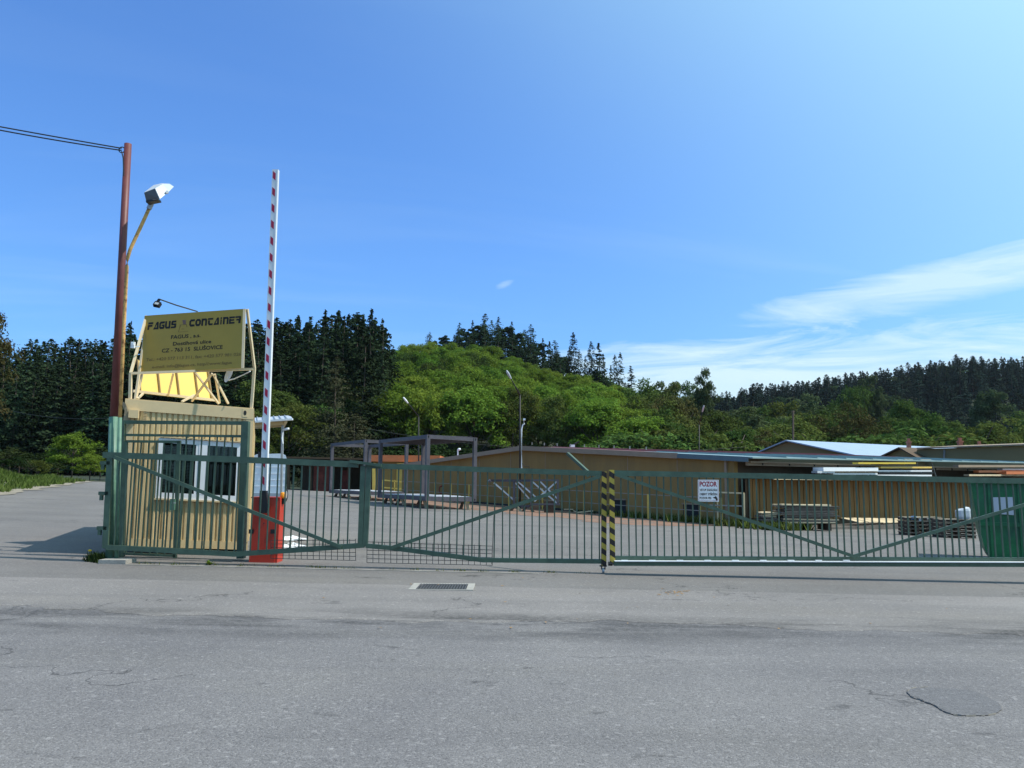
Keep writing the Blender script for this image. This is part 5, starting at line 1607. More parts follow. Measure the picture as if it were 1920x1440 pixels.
l1_ = lamp_post('dark bent lamp post in front of the hall gable', 975, 42.0, (975, 741), (958, 710))
mb = MB(); mb.tube([at(978, 880, 41.9), at(978, 805, 41.9), at(980, 797, 41.9), at(983, 795, 41.9), at(982, 788, 41.9)], 0.035, 8); mb.build('white_conduit', m_whitep, l1_)
mb = MB(); mb.box(at(983, 786.5, 41.8), (0.12, 0.2, 0.1)); mb.build('camera_head', m_whitep, l1_)
mb = MB(); mb.tube([at(979, 868, 41.9), at(983, 874, 41.9), at(992, 874, 41.9), at(992, 880, 41.9)], 0.02, 6); mb.build('loose_cable', m_black, l1_)
lamp_post('dark bent lamp post with bright round head rising behind the steel frames', 785, 55.0, (785, 781), (765, 756), m_whitep)
lamp_post('bent lamp post leaning right behind the hall roof', 1311, 60.0, (1311, 796), (1317, 772))
sp = thing('wall_lamp', 'short white lamp pole on the left slope of the hall', 'lamp', at(858.5, 860, 52))
bar('post', m_whitep, sp, at(858.5, 861, 52), at(858.5, 844, 52), 0.08, 0.08, up=(0, 1, 0))
mb = MB(); p = at(861, 842.5, 52); mb.tube([p - V((.12, 0, 0.03)), p, p + V((.1, 0, 0.02))], [0.04, 0.09, 0.05], 8); mb.build('lamp_head', m_whitep, sp, True)
mb = MB(); mb.tube([gpx(1487, 75), at(1487, 770, 75)], 0.1, 8); mb.tube([at(1484, 772, 75), at(1490, 772, 75)], 0.06, 6)
tag(mb.build('wooden_pole', m_woodd), 'dark wooden utility pole among the trees behind the brown gable', 'pole')

for (a_, b__, sag, lab) in (((690, 804, 60), (1400, 838, 58), 0.9, 'thin dark cable strung behind the steel frames'), ((20, 770, 58), (232, 782, 50), 0.3, 'thin pale cable strung across the dark trees left of the pole')):
    A2, B2 = at(*a_), at(*b__)
    mb = MB(); mb.tube([A2 + (B2 - A2) * t - V((0, 0, 4 * sag * t * (1 - t))) for t in yrange(0, 1, 16)], 0.013, 5)
    tag(mb.build('overhead_line', m_wire), lab, 'cable')
rv = thing('roof_unit', 'white roof ventilator with dark brackets on the red roof', 'ventilator', at(1072, 842, 47))
mb = MB(); mb.box(at(1073, 836.5, 47), (0.28, 0.3, 0.16)); mb.build('housing', m_whitep, rv)
mb = MB(); mb.tube([at(1076, 843, 47), at(1077, 834, 47)], 0.05, 8); mb.tube([at(1076, 833, 47), at(1086, 828, 47)], 0.04, 8); mb.build('bracket', m_black, rv)

# ------------------------------------------------------------------ trees
def quads_mesh(name, centers, normals, sizes, mat, aspect=0.6, extra=None):
    """Many small leaf-sized quads as one mesh."""
    n = len(centers)
    c = np.asarray(centers); nm = np.asarray(normals)
    nm = nm / np.maximum(np.linalg.norm(nm, axis=1, keepdims=True), 1e-6)
    r = rng.normal(size=(n, 3))
    t = np.cross(nm, r); t /= np.maximum(np.linalg.norm(t, axis=1, keepdims=True), 1e-6)
    b = np.cross(nm, t)
    s = np.asarray(sizes)[:, None]
    a = s * aspect
    v = np.stack([c - t * s, c + b * a * 0.9 - t * s * 0.1, c + t * s, c - b * a], axis=1).reshape(-1, 3)
    me = bpy.data.meshes.new(name)
    verts, faces = v, np.arange(4 * n).reshape(n, 4)
    nv = 4 * n
    me.vertices.add(nv); me.vertices.foreach_set('co', verts.astype(np.float32).ravel())
    me.loops.add(nv); me.loops.foreach_set('vertex_index', faces.astype(np.int32).ravel())
    me.polygons.add(n); me.polygons.foreach_set('loop_start', (np.arange(n) * 4).astype(np.int32))
    me.polygons.foreach_set('loop_total', np.full(n, 4, np.int32))
    me.update(calc_edges=True); me.validate()
    me.materials.append(mat)
    return me


def crown_leaves(h, r, z0, n_clump, per, size, irr=0.25, flat=1.0, shell=0.45):
    """Leaves in clumps through an uneven egg-shaped crown: unit tree of height h, crown radius r, crown from z0 to h."""
    C_, N_, S_ = [], [], []
    rz = (h - z0) / 2; cz = z0 + rz
    lob = rng.normal(size=(5, 3)); lob /= np.linalg.norm(lob, axis=1, keepdims=True)
    for k in range(n_clump):
        d = rng.normal(size=3); d /= np.linalg.norm(d)
        if d[2] < -0.55: d[2] *= -0.6
        d /= np.linalg.norm(d)
        rad = rng.uniform(shell, 1.0) ** 0.6
        w = 1 + irr * float(np.max(lob @ d)) - irr * 0.6 + rng.normal() * irr * 0.25
        w *= 1.0 - 0.18 * max(0, d[2]) ** 2
        c = np.array([d[0] * r, d[1] * r, d[2] * rz]) * rad * w
        cr = r * rng.uniform(0.20, 0.36)
        q = rng.normal(size=(per, 3)); q /= np.linalg.norm(q, axis=1, keepdims=True)
        q[:, 2] = np.where(q[:, 2] < -0.3, -q[:, 2], q[:, 2])
        rr = cr * rng.uniform(0.45, 1.05, size=(per, 1)) * np.array([1, 1, 0.75 * flat])
        C_.append(c + np.array([0, 0, cz]) + q * rr)
        N_.append(q * 0.7 + rng.normal(size=(per, 3)) * 0.55 + np.array([0, 0, 0.6]))
        S_.append(rng.uniform(0.6, 1.25, size=per) * size)
    return np.concatenate(C_), np.concatenate(N_), np.concatenate(S_)


def spruce_leaves(h, r, z0, whorls, br, per, size, gap=0.0, power=0.85):
    """Needle sprays along drooping boughs; the boughs leave the stem at uneven heights."""
    C_, N_, S_ = [], [], []
    nbr = int(whorls * br * 0.72)
    lop = rng.uniform(0, 6.28); asym = rng.uniform(0.05, 0.22)
    for k in range(nbr):
        f = rng.random() ** 1.15
        if rng.random() < gap * (0.5 + f): continue
        z = z0 + (h - z0) * f
        a = rng.uniform(0, 6.28)
        R0 = (r * (1 - f) ** power + 0.035 * r) * (1 + asym * math.cos(a - lop))
        L_ = R0 * rng.uniform(0.55, 1.12)
        m = max(3, int(per * (0.30 + 0.70 * (1 - f))))
        t = rng.uniform(0.10, 1.0, size=m) ** 0.8
        side = rng.normal(size=m) * 0.17 * L_ * (1.15 - t * 0.6)
        x = math.cos(a) * L_ * t - math.sin(a) * side
        y = math.sin(a) * L_ * t + math.cos(a) * side
        dr = rng.uniform(0.15, 0.45)
        zz = z - L_ * (dr * t) + L_ * 0.10 * t * t + rng.normal(size=m) * 0.05 * L_
        C_.append(np.stack([x, y, zz], 1))
        N_.append(np.stack([math.cos(a) * 0.5 + rng.normal(size=m) * 0.55, math.sin(a) * 0.5 + rng.normal(size=m) * 0.55, np.full(m, 0.8)], 1))
        S_.append(rng.uniform(0.5, 1.25, size=m) * size * (0.6 + 0.4 * (1 - f)))
    n = 12
    C_.append(np.stack([rng.normal(size=n) * 0.02 * r, rng.normal(size=n) * 0.02 * r, np.linspace(h * 0.94, h, n)], 1))
    N_.append(rng.normal(size=(n, 3))); S_.append(np.full(n, size * 0.6))
    return np.concatenate(C_), np.concatenate(N_), np.concatenate(S_)


def trunk_mesh(name, h, r0, r1, limbs=0, crown=None):
    mb = MB()
    bend = [(random.gauss(0, 0.012) * h, random.gauss(0, 0.012) * h) for _ in range(4)]
    pts = [V((bend[i][0] * (i > 0), bend[i][1] * (i > 0), h * i / 3 - (0.4 if i == 0 else 0))) for i in range(4)]
    mb.tube(pts, [r0 + (r1 - r0) * i / 3 for i in range(4)], 7)
    for k in range(limbs):
        a = random.uniform(0, 6.28); z = h * random.uniform(0.35, 0.9); L_ = crown * random.uniform(0.5, 0.9)
        p = V((0, 0, z)); q = p + V((math.cos(a) * L_, math.sin(a) * L_, L_ * random.uniform(0.5, 1.0)))
        mb.tube([p, (p + q) / 2 + V((0, 0, -0.05 * L_)), q], [r0 * 0.45, r0 * 0.3, r0 * 0.12], 5)
    me = bpy.data.meshes.new(name)
    me.from_pydata([tuple(p) for p in mb.v], [], mb.f)
    me.materials.append(m_bark)
    for p in me.polygons: p.use_smooth = True
    return me


VAR = {}


def variants(key, n, fn):
    VAR[key] = [fn(i) for i in range(n)]


def mk_dec(key, n, mat, h=10, r=4.0, z0=1.6, clumps=46, per=85, size=0.24, irr=0.3, shell=0.4):
    variants(key, n, lambda i: (trunk_mesh(key + '_trunk', h * 0.62, 0.2 * r / 4, 0.07, 6, r), quads_mesh(key + '_crown', *crown_leaves(h, r, z0, clumps, per, size, irr, 1.0, shell), mat)))


def mk_spr(key, n, mat, h=20, r=3.3, z0=1.0, whorls=46, br=12, per=26, size=0.33, gap=0.03, power=0.8):
    variants(key, n, lambda i: (trunk_mesh(key + '_trunk', h * 0.97, 0.24, 0.03), quads_mesh(key + '_crown', *spruce_leaves(h, r * rng.uniform(0.9, 1.12), z0, whorls, br, per, size, gap, power), mat, 0.5)))


mk_dec('beech', 5, l_beech, per=170, clumps=70, size=0.165, irr=0.22)
mk_dec('mixed', 4, l_green, per=150, clumps=60, size=0.17)
mk_dec('brown', 2, l_brown, per=150, clumps=56, size=0.165)
mk_dec('birch', 3, l_birch, r=2.8, z0=1.2, irr=0.35, size=0.155, clumps=60, per=130)
mk_dec('bush', 3, l_green, h=4, r=2.6, z0=0.1, clumps=26, per=80, size=0.15, irr=0.35)
mk_dec('lbush', 2, l_beech, h=5, r=2.3, z0=0.15, clumps=50, per=120, size=0.11, irr=0.3)
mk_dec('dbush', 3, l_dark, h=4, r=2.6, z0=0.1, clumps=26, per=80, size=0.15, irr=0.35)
mk_dec('near', 1, l_near, h=10, r=4.2, z0=0.8, clumps=95, per=150, size=0.13, irr=0.35)
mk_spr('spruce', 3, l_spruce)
VAR['spruce'] += [None] * 0
_keep = VAR['spruce']
mk_spr('spruce', 3, l_spruce, gap=0.12, whorls=40, power=0.65)
VAR['spruce'] += _keep
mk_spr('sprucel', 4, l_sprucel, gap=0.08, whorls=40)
mk_spr('oldspruce', 1, l_pine, h=14, r=4.8, z0=0.6, whorls=34, br=13, per=60, size=0.20, gap=0.08, power=0.62)
mk_dec('pine', 3, l_sprucel, h=20, r=3.0, z0=6.5, clumps=34, per=60, size=0.38, irr=0.5, shell=0.2)
mk_spr('full', 4, l_spruce, r=4.0, whorls=44, br=13, per=28, size=0.33, gap=0.10, power=0.55)
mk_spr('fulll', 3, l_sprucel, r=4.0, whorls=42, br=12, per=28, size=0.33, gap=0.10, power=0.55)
mk_spr('far', 5, l_far, h=18, r=4.0, z0=1.0, whorls=30, br=11, per=14, size=0.62, gap=0.05, power=0.5)
mk_dec('fardec', 3, leaf('far_leaves', (0.045, 0.07, 0.03), (0.07, 0.095, 0.04), 0.25, 0.12, 0.25, 0.03), clumps=34, per=60, size=0.33)
NATH = {'beech': 10, 'mixed': 10, 'brown': 10, 'birch': 10, 'bush': 4, 'near': 10, 'spruce': 20, 'sprucel': 20, 'oldspruce': 14, 'pine': 20, 'far': 18, 'fardec': 10, 'dbush': 4, 'lbush': 5, 'full': 20, 'fulll': 20}


def plant(key, x, y, h, wide, label, cat, group, name, parts=True, z=None):
    tr, cr = random.choice(VAR[key])
    s = h / NATH[key]
    z = T(x, y) - 0.06 if z is None else z
    o = bpy.data.objects.new(name, None); COL.objects.link(o)
    o.empty_display_size = 0.5
    o.location = (x, y, z); o.rotation_euler = (0, 0, random.uniform(0, 6.28)); o.scale = (s * wide, s * wide, s)
    tag(o, label, cat, group)
    for nm, me in (('trunk', tr), ('crown', cr)):
        c = bpy.data.objects.new(nm, me); COL.objects.link(c); c.parent = o
    return o


def xat(px, Y):
    return (px - 960) / F * Y


def top_h(px, py, Y):
    """Height of a tree at column px, distance Y, whose tip shows at row py."""
    p = at(px, py, Y)
    return max(1.5, p.z - T(p.x, Y)), p.x


def put(key, px, py, Y, wide, label, cat, group, name, jit=0):
    h, x = top_h(px, py + random.uniform(-jit, jit), Y)
    if key in ('mixed', 'birch', 'brown') and h > 11: wide *= (11 / h) ** 0.7
    return plant(key, x, Y, h, wide, label, cat, group, name)


def pick(px, table):
    for lim, txt in table:
        if px < lim: return txt
    return table[-1][1]


SPR = [(100, 'at the left picture edge'), (215, 'left of the red pole'), (345, 'behind the roof sign'), (480, 'right of the roof sign'), (600, 'right of the barrier arm'), (680, 'above the old spruce'), (9999, 'at its right end')]
RWS = ['in the front row', 'in the second row', 'in the middle rows', 'in the rear row', 'in the last row']
BEE = [(600, 'behind the barrier and shed'), (745, 'below the dark spruces'), (860, 'behind the steel frames'), (960, 'left of the tall bent lamp post'), (1060, 'right of the tall bent lamp post'), (1160, 'behind the red hall roof'), (9999, 'at the right end of the slope')]
VAL = [(1450, 'left of the brown gable'), (1550, 'above the brown gable'), (1650, 'above the pale blue roof'), (1780, 'near the chimneys'), (1870, 'above the olive building'), (9999, 'at the right picture edge')]
FARL = [(1420, 'at its low left end'), (1560, 'left of its middle'), (1700, 'in its middle'), (1820, 'right of its middle'), (9999, 'at the right picture edge')]


# dark spruce stand on the left: front edge rows follow the skyline, rows behind fill it
SKY_L = [(-260, 640), (-100, 640), (0, 645), (60, 638), (130, 632), (200, 640), (245, 604), (262, 630), (300, 615), (380, 605), (470, 602), (560, 596), (610, 585), (690, 582), (722, 596), (742, 640)]
LBL = 'tall dark spruce in the dense stand left of the beech slope'
for row, (Y, step, off) in enumerate(((112, 38, 34), (119, 30, 18), (127, 25, 6), (137, 22, 0), (149, 22, 2))):
    px = -230 + row * 9
    while px < 738:
        q = px + random.uniform(-9, 9)
        ty = lerp_px(SKY_L, q) + off + random.uniform(-8, 22) * (1.0 if row < 3 else 0.6)
        if q > 715: ty += 16
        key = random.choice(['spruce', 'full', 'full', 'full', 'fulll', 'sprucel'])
        put(key, q, ty, Y + random.uniform(-3, 3), random.uniform(0.85, 1.45), 'dark spruce of the stand, %s, %s' % (pick(q, SPR), RWS[row]), 'spruce tree', 'spruces of the dark stand', 'spruce_tree')
        px += step
for px, py in ((611, 581), (672, 590), (697, 578), (717, 597), (560, 590), (645, 592)):
    put('spruce', px, py, 118, 0.8, 'tall pointed spruce rising above the stand ' + pick(px, SPR), 'spruce tree', 'spruces of the dark stand', 'spruce_tree')
put('spruce', 246, 601, 112, 0.7, 'lone pointed spruce tip rising beside the red pole above the stand', 'spruce tree', None, 'spruce_tree')

# bright beech slope in the middle
SKY_B = [(735, 655), (760, 645), (800, 642), (850, 637), (885, 641), (930, 657), (1000, 684), (1060, 700), (1090, 690), (1120, 700), (1160, 722), (1200, 735), (1260, 742)]
LB = 'bright green broadleaf tree in the wood covering the middle slope'
rowsB = [(113, 735, 200), (121, 726, 170), (130, 712, 140), (141, 697, 110), (153, 682, 80), (166, 668, 52), (180, 655, 28), (196, 645, 10), (212, 640, 0)]
for i, (Y, base, drop) in enumerate(rowsB):
    step = 5.4 / Y * F
    px = (470 if i < 3 else 640 if i < 5 else 735) + random.uniform(0, step)
    while px < 1265:
        q = px + random.uniform(-0.25, 0.25) * step
        sky_ = lerp_px(SKY_B, q)
        t_ = i / (len(rowsB) - 1)
        if q < 735: ty = max(lerp_px([(470, 742), (560, 735), (640, 715), (735, 668)], q), base - 10) + random.uniform(-4, 12)
        else: ty = sky_ + (770 - sky_) * (1 - t_) ** 1.25 * 0.62 + random.uniform(-5, 8)
        col_ = 'beech' if q < 1195 and random.random() < 0.88 else 'mixed'
        put(col_, q, ty, Y + random.uniform(-3, 3), random.uniform(0.75, 1.05) * (11 / max(8, top_h(q, ty, Y)[0])) ** 0.5, 'bright broadleaf tree %s on the slope, %s' % ('low' if i < 3 else 'halfway up' if i < 6 else 'high', pick(q, BEE)), 'broadleaf tree', 'trees of the bright middle slope', 'broadleaf_tree')
        px += step
# conifers along the crest behind the beeches
CR = [(806, 622, 'sprucel'), (820, 632, 'pine'), (838, 618, 'pine'), (852, 628, 'sprucel'), (862, 605, 'sprucel'), (874, 606, 'pine'), (886, 600, 'sprucel'), (897, 594, 'pine'), (910, 588, 'sprucel'), (922, 600, 'sprucel'), (935, 594, 'sprucel'), (948, 600, 'pine'), (960, 603, 'sprucel'), (972, 612, 'pine'), (984, 618, 'sprucel'), (995, 608, 'sprucel'), (1006, 630, 'pine'), (1018, 634, 'sprucel'), (1030, 640, 'sprucel'), (1040, 638, 'sprucel'), (1052, 650, 'pine')]
CRS = [(845, 'first at the left end'), (885, 'left of the summit'), (930, 'on the summit'), (975, 'just right of the summit'), (1015, 'farther down the right shoulder'), (9999, 'lowest on the right shoulder')]
for px, py, k in CR:
    k = 'fulll' if k == 'sprucel' and random.random() < 0.7 else k
    put(k, px, py, random.uniform(222, 246), random.uniform(0.95, 1.2), 'crest conifer above the bright wood, %s' % pick(px, CRS), 'conifer', 'conifers along the crest', 'crest_conifer')
    put(k, px + random.uniform(-6, 6), py + random.uniform(10, 24), random.uniform(218, 224), 1.1, 'crest conifer above the bright wood, %s' % pick(px, CRS), 'conifer', 'conifers along the crest', 'crest_conifer')
    put('fulll', px + random.uniform(-6, 6), py + random.uniform(22, 40), random.uniform(214, 220), 1.15, 'crest conifer above the bright wood, %s' % pick(px, CRS), 'conifer', 'conifers along the crest', 'crest_conifer')
for px, py, k, w in ((1075, 623, 'full', 0.75), (1068, 650, 'sprucel', 1.0), (1086, 655, 'full', 0.8), (1108, 640, 'full', 0.8), (1122, 643, 'sprucel', 1.3), (1131, 662, 'sprucel', 0.8), (1153, 665, 'full', 0.6), (1163, 660, 'full', 0.6), (1145, 685, 'sprucel', 0.8), (1182, 686, 'sprucel', 1.3), (1097, 668, 'sprucel', 0.9)):
    put(k, px, py, random.uniform(190, 205), w, 'spindly dark conifer standing against the sky on the falling end of the crest', 'conifer', 'sky-lined conifers on the falling crest', 'crest_conifer')

# trees at the right foot of the slope
LR = 'mixed green tree in the low wood behind the hall roof'
for px, py, Y, k, w in ((1205, 716, 150, 'mixed', 1.1), (1222, 724, 140, 'mixed', 1.0), (1240, 722, 150, 'birch', 1.1), (1284, 716, 145, 'mixed', 0.8), (1300, 722, 140, 'birch', 0.9), (1335, 742, 135, 'birch', 1.0), (1348, 762, 125, 'mixed', 1.0), (1225, 770, 105, 'mixed', 1.0), (1195, 785, 100, 'beech', 1.0), (1300, 790, 100, 'mixed', 0.9), (1175, 760, 112, 'beech', 1.1), (1240, 800, 98, 'bush', 1.0), (1270, 812, 96, 'bush', 1.0), (1300, 815, 97, 'bush', 1.0), (1330, 800, 105, 'mixed', 1.0), (1345, 812, 98, 'bush', 1.0), (1372, 800, 104, 'mixed', 1.1), (1395, 790, 112, 'mixed', 1.1), (1420, 800, 108, 'mixed', 1.0), (1368, 815, 96, 'bush', 1.2), (1455, 790, 112, 'mixed', 1.1), (1437, 812, 100, 'brown', 0.9), (1210, 818, 94, 'bush', 1.1), (1180, 816, 92, 'bush', 1.2)):
    put(k, px, py, Y, w, '%s green tree behind the hall roof, %s' % ('low bushy' if k == 'bush' else 'birch-like' if k == 'birch' else 'rounded', pick(px, [(1215, 'left of the oval brown tree'), (1290, 'around the oval brown tree'), (1340, 'by the tall birch'), (9999, 'towards the brown gable')])), 'tree', 'low wood behind the hall', 'low_tree', 3)
put('brown', 1265, 727, 118, 0.78, 'tall brownish oval tree behind the red hall roof', 'tree', None, 'oval_tree')
put('birch', 1318, 694, 132, 0.62, 'tall slender birch rising above its neighbours against the pale sky', 'birch', None, 'birch_tree')

# low and middle trees at the right
LM = 'rounded green tree in the valley below the far dark hill'
for px, py, Y, k, w in ((1400, 770, 150, 'birch', 1.3), (1428, 762, 165, 'mixed', 1.1), (1455, 756, 172, 'birch', 1.3), (1482, 752, 178, 'mixed', 1.2), (1508, 742, 190, 'birch', 1.3), (1535, 735, 200, 'birch', 1.3), (1560, 745, 185, 'mixed', 1.2), (1630, 706, 205, 'birch', 1.0), (1592, 730, 205, 'mixed', 1.1), (1490, 786, 112, 'mixed', 1.2), (1520, 775, 128, 'mixed', 1.1), (1548, 790, 115, 'mixed', 1.0), (1632, 790, 120, 'mixed', 0.9), (1665, 782, 125, 'mixed', 1.1), (1690, 800, 108, 'bush', 1.3), (1725, 782, 118, 'mixed', 1.1), (1760, 785, 120, 'mixed', 1.0), (1785, 812, 105, 'bush', 1.4), (1810, 815, 104, 'bush', 1.2), (1835, 810, 106, 'bush', 1.2), (1895, 808, 108, 'mixed', 1.0), (1920, 800, 112, 'mixed', 1.0), (1940, 812, 105, 'bush', 1.2), (1655, 815, 100, 'bush', 1.4), (1620, 812, 104, 'bush', 1.2), (1750, 818, 100, 'bush', 1.3), (1500, 812, 104, 'bush', 1.2), (1530, 815, 102, 'bush', 1.2), (1465, 812, 104, 'bush', 1.2), (1575, 818, 104, 'bush', 1.3), (1960, 760, 150, 'mixed', 1.2), (1990, 790, 120, 'mixed', 1.2)):
    put(k, px, py, Y, w, '%s green valley tree below the far hill, %s' % ('low bushy' if k == 'bush' else 'pale loose' if k == 'birch' else 'dense rounded', pick(px, VAL)), 'tree', 'valley trees at the right', 'valley_tree', 4)
put('brown', 1585, 764, 112, 0.95, 'brownish leafing tree behind the pale blue roof', 'tree', None, 'brown_tree')
put('mixed', 1705, 739, 135, 0.85, 'round-topped olive tree standing tall above the chimneys', 'tree', None, 'round_tree')
put('mixed', 1866, 787, 104, 1.15, 'dense round dark green tree above the olive building', 'tree', None, 'round_tree')
put('birch', 1850, 700, 185, 1.1, 'tall loose bright tree in front of the dark right hill', 'tree', None, 'loose_tree')
put('sprucel', 1737, 795, 110, 0.9, 'greyish young spruce between the chimneys', 'spruce tree', None, 'young_spruce')

# far dark hill at the right
SKY_F = [(1180, 740), (1340, 739), (1385, 737), (1402, 716), (1470, 716), (1540, 706), (1600, 697), (1670, 687), (1750, 674), (1800, 667), (1920, 670), (2100, 665)]
LF = 'small dark conifer of the forest on the far hill'
cnt = 0
for i, Y in enumerate((262, 285, 308, 334, 362, 392, 425, 455)):
    step = (5.8 if i < 5 else 4.4) / Y * F
    px = 1330 + random.uniform(0, step)
    while px < 2040:
        q = px + random.uniform(-0.35, 0.35) * step
        x = xat(q, Y); z = T(x, Y)
        if i >= 6:
            h, x = top_h(q, lerp_px(SKY_F, q) + random.uniform(-3, 7) + (6 if i == 6 else 0), Y)
            h = max(12, min(h, 24))
        else: h = random.uniform(14, 20)
        pxtop = 1500 * (z + h - 1.6) / Y
        dec = (random.random() < 0.5 if (q < 1700 and i < 4) else random.random() < 0.06)
        if 895 + 8 - pxtop > lerp_px(SKY_F, q) - 2 or i >= 6:
            plant('fardec' if dec else 'far', x, Y + random.uniform(-6, 6), h * (0.75 if dec else 1), random.uniform(1.05, 1.6), ('pale broadleaf tree on the far hill, %s' if dec else 'dark conifer on the ridge of the far hill, %s' if i >= 6 else 'dark conifer on the slope of the far hill, %s') % pick(q, FARL), 'far tree', 'broadleaf trees on the far hill' if dec else 'conifers on the far hill', 'far_broadleaf' if dec else 'far_conifer')
            cnt += 1
        px += step
print('far trees', cnt)

# the depth of both woods behind the trees one can tell apart: continuous masses
def wood_mass(name, label, spots, mat, nq, size):
    """spots: (x, y, z, height, radius); one mesh for a wood that reads as one mass."""
    base = [spruce_leaves(20, 4.0, 0.5, 20, 9, nq, size, 0.04, 0.55) for _ in range(3)]
    Cs, Ns, Ss = [], [], []
    for k, (x, y, z, h, r) in enumerate(spots):
        c, n, s = base[k % 3]
        a = random.uniform(0, 6.28); ca, sa = math.cos(a), math.sin(a)
        f = r / 4.0
        q = np.stack([(c[:, 0] * ca - c[:, 1] * sa) * f + x, (c[:, 0] * sa + c[:, 1] * ca) * f + y, c[:, 2] * h / 20 + z], 1)
        Cs.append(q); Ns.append(n); Ss.append(s)
    me = quads_mesh(name, np.concatenate(Cs), np.concatenate(Ns), np.concatenate(Ss), mat, 0.55)
    o = bpy.data.objects.new(name, me); COL.objects.link(o)
    return tag(o, label, 'forest', kind='stuff')


sp_ = []
for Y, drop in ((462, 3), (468, 8), (446, 10), (414, 26)):
    px = 1335.0
    while px < 2040:
        h, x = top_h(px, lerp_px(SKY_F, px) + drop + random.uniform(-3, 6), Y)
        sp_.append((x, Y + random.uniform(-4, 4), T(x, Y) - 0.3, min(max(h, 9), 24), random.uniform(3.4, 5.2)))
        px += random.uniform(10, 15)
wood_mass('forest', 'dark spruce forest closing the ridge of the far right hill', sp_, l_far, 7, 0.95)
sp_ = []
for Y, drop in ((158, 8), (166, 14)):
    px = -240.0
    while px < 728:
        h, x = top_h(px, lerp_px(SKY_L, px) + drop + random.uniform(-4, 12), Y)
        sp_.append((x, Y + random.uniform(-3, 3), T(x, Y) - 0.3, h, random.uniform(3.4, 4.8)))
        px += random.uniform(17, 26)
wood_mass('forest', 'inner trees closing the dark spruce stand at the left', sp_, l_spruce, 16, 0.55)

# single trees near the lane at the left
o = plant('near', -27.5, 40.0, 8.4, 0.60, 'reddish brown bushy tree at the left edge on the grass bank', 'tree', None, 'bank_tree', z=bankz(-27.5, 40.0) - 0.3)
plant('near', -32.5, 43.0, 7.5, 1.0, 'second brownish tree cut by the left picture edge', 'tree', None, 'bank_tree', z=bankz(-32.5, 43) - 0.3)
put('lbush', 140, 806, 66, 0.95, 'round bright green tree beyond the end of the lane', 'tree', None, 'lane_tree')
put('lbush', 172, 848, 63, 1.2, 'low spreading green tree at the lane end beside the pole', 'tree', None, 'lane_tree')
put('bush', 70, 868, 58, 0.9, 'small round dark green shrub at the top of the grass bank', 'shrub', None, 'bank_shrub')
put('oldspruce', 632, 668, 80, 0.95, 'big dark old spruce with brownish tips behind the steel frames', 'spruce tree', None, 'old_spruce')
put('oldspruce', 668, 775, 76, 1.5, 'broad lower old spruce at the foot of the big dark one', 'spruce tree', None, 'old_spruce')
for k, (px, py, Y, lab) in enumerate(((505, 705, 92, 'bright green broadleaf tree right behind the barrier arm'), (545, 745, 90, 'smaller green tree left of the big old spruce'), (480, 770, 86, 'low green tree above the porch roof'))):
    put('mixed', px, py, Y, 0.9, lab, 'tree', None, 'shed_tree')
LU = 'shade-toned shrub in the undergrowth along the foot of the wood'
for px in range(-60, 1190, 34):
    if 600 < px < 700: continue
    put('dbush', px + random.uniform(-8, 8), 838 + random.uniform(-12, 10), random.uniform(84, 98), 1.2, 'shade-toned shrub at the foot of the wood, ' + pick(px, [(240, 'left of the cabin'), (560, 'behind the barrier'), (800, 'behind the steel frames'), (980, 'left of the tall lamp post'), (9999, 'behind the hall roof')]), 'shrub', 'undergrowth shrubs at the foot of the wood', 'undergrowth_shrub')
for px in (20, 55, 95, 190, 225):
    put('dbush', px, 862 + random.uniform(-8, 8), random.uniform(66, 76), 1.2, 'shade-toned shrub at the end of the lane beside the bank', 'shrub', 'shrubs at the lane end', 'lane_shrub')

# weeds along the plinth of the hall and at the pole, chips on the forecourt
def tufts(name, label, pts, h0, h1, mat, cat='weeds'):
    mb = MB()
    for p in pts:
        for _ in range(7):
            a = random.uniform(0, 6.28); h = random.uniform(h0, h1); w = h * 0.12
            d = V((math.cos(a), math.sin(a), 0)); e = V((-d.y, d.x, 0))
            n = len(mb.v)
            q = p + e * random.uniform(-.08, .08)
            mb.v += [q - e * w, q + e * w, q + d * h * random.uniform(0.3, 0.9) + V((0, 0, h))]
            mb.f.append((n, n + 1, n + 2))
    return tag(mb.build(name, mat), label, cat, kind='stuff')


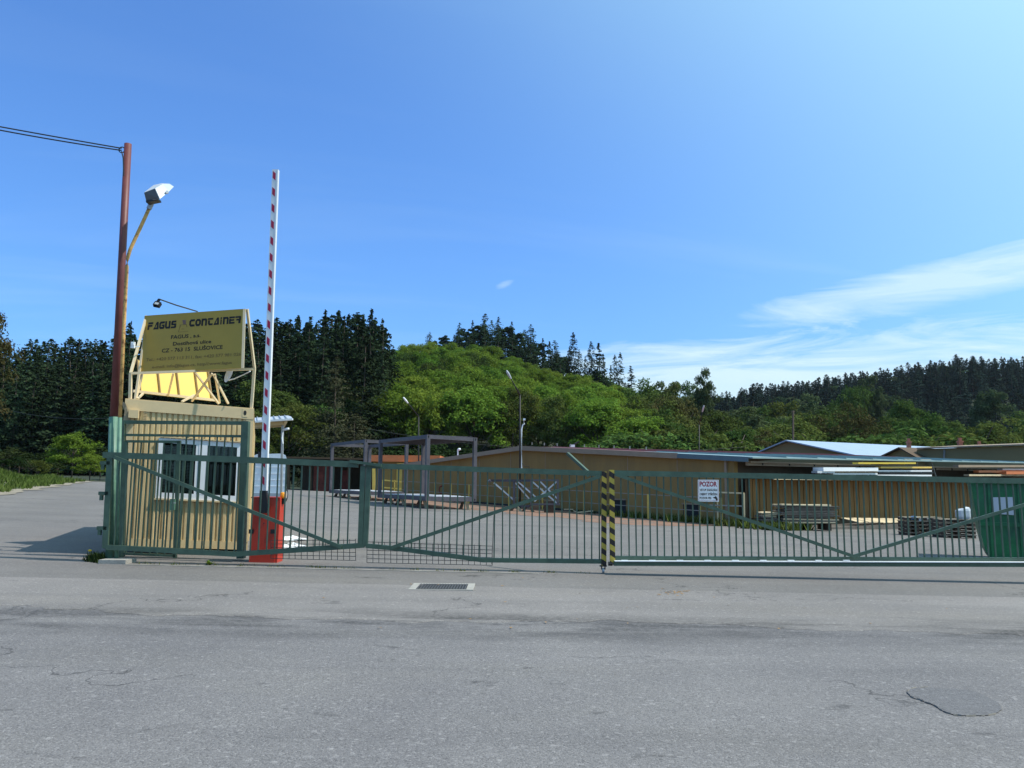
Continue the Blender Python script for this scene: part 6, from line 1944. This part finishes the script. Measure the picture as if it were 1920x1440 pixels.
P_ = []
for _ in range(150):
    t = random.betavariate(3, 1.2); d = abs(random.gauss(0, 0.5)) + 0.15
    p = W0 + (W1 - W0) * (0.55 + 0.47 * t) + WNRM * d
    P_.append(V((p.x, p.y, gz(p.x, p.y))))
for _ in range(120):
    q = S(random.uniform(-1.8, 0.9), random.uniform(0.6, 2.4)); P_.append(V((q.x, q.y, gz(q.x, q.y))))
tufts('weeds', 'green weeds along the foot of the hall and the boarded bay', P_, 0.15, 0.4, m_grass)
P_ = [gpx(random.gauss(183, 9), random.uniform(13.9, 14.8)) for _ in range(90)]
tufts('weeds', 'dark weeds around the foot of the tall pole', P_, 0.04, 0.13, l_dark)
P_ = [gpx(random.uniform(230, 1120), random.uniform(13.75, 13.95)) for _ in range(60)]
tufts('weeds', 'sparse tiny weeds in the joint under the folding gate', P_, 0.02, 0.06, m_grass)
dn = thing('dandelion', 'small yellow dandelion blooming at the foot of the tall pole', 'flower', gpx(166, 14.1))
p = gpx(166, 14.1); mb = MB(); mb.tube([p, p + V((0.01, 0, 0.16))], 0.006, 5); mb.build('stem', m_grass, dn)
mb = MB(); c = p + V((0.01, 0, 0.165)); mb.tube([c, c + V((0, 0, 0.02)), c + V((0, 0, 0.03))], [0.02, 0.035, 0.015], 10); mb.build('flower_head', m_yflower, dn)
mb = MB()
for k in range(70):
    q = gnd(random.gauss(1262, 16), random.gauss(1111, 3.2)) if k < 45 else gnd(random.uniform(600, 1900), random.uniform(1082, 1180))
    a = random.uniform(0, 3.14); s_ = random.uniform(0.012, 0.035)
    d = V((math.cos(a), math.sin(a), 0)) * s_; e = V((-d.y, d.x, 0)) * 0.5
    n = len(mb.v); z = V((0, 0, 0.007)); mb.v += [q - d + z, q + e + z * 1.6, q + d + z, q - e + z]; mb.f.append((n, n + 1, n + 2, n + 3))
tag(mb.build('litter', M('dry_leaf_litter', (0.30, 0.17, 0.06), 0.9, var=0.4, vs=30)), 'scatter of dry brown leaf chips on the forecourt', 'litter', kind='stuff')

# ------------------------------------------------------------------ thin summer haze
hz = bpy.data.materials.new('summer_haze'); hz.use_nodes = True
_n = hz.node_tree.nodes; _n.remove(_n['Principled BSDF'])
pv = _n.new('ShaderNodeVolumePrincipled'); pv.inputs['Density'].default_value = 0.00005
pv.inputs['Color'].default_value = (0.80, 0.88, 1.0, 1); pv.inputs['Anisotropy'].default_value = 0.3
hz.node_tree.links.new(pv.outputs[0], _n['Material Output'].inputs['Volume'])
mb = MB(); mb.box((0, 300, 60), (2600, 1300, 124))
tag(mb.build('haze', hz), kind='stuff')
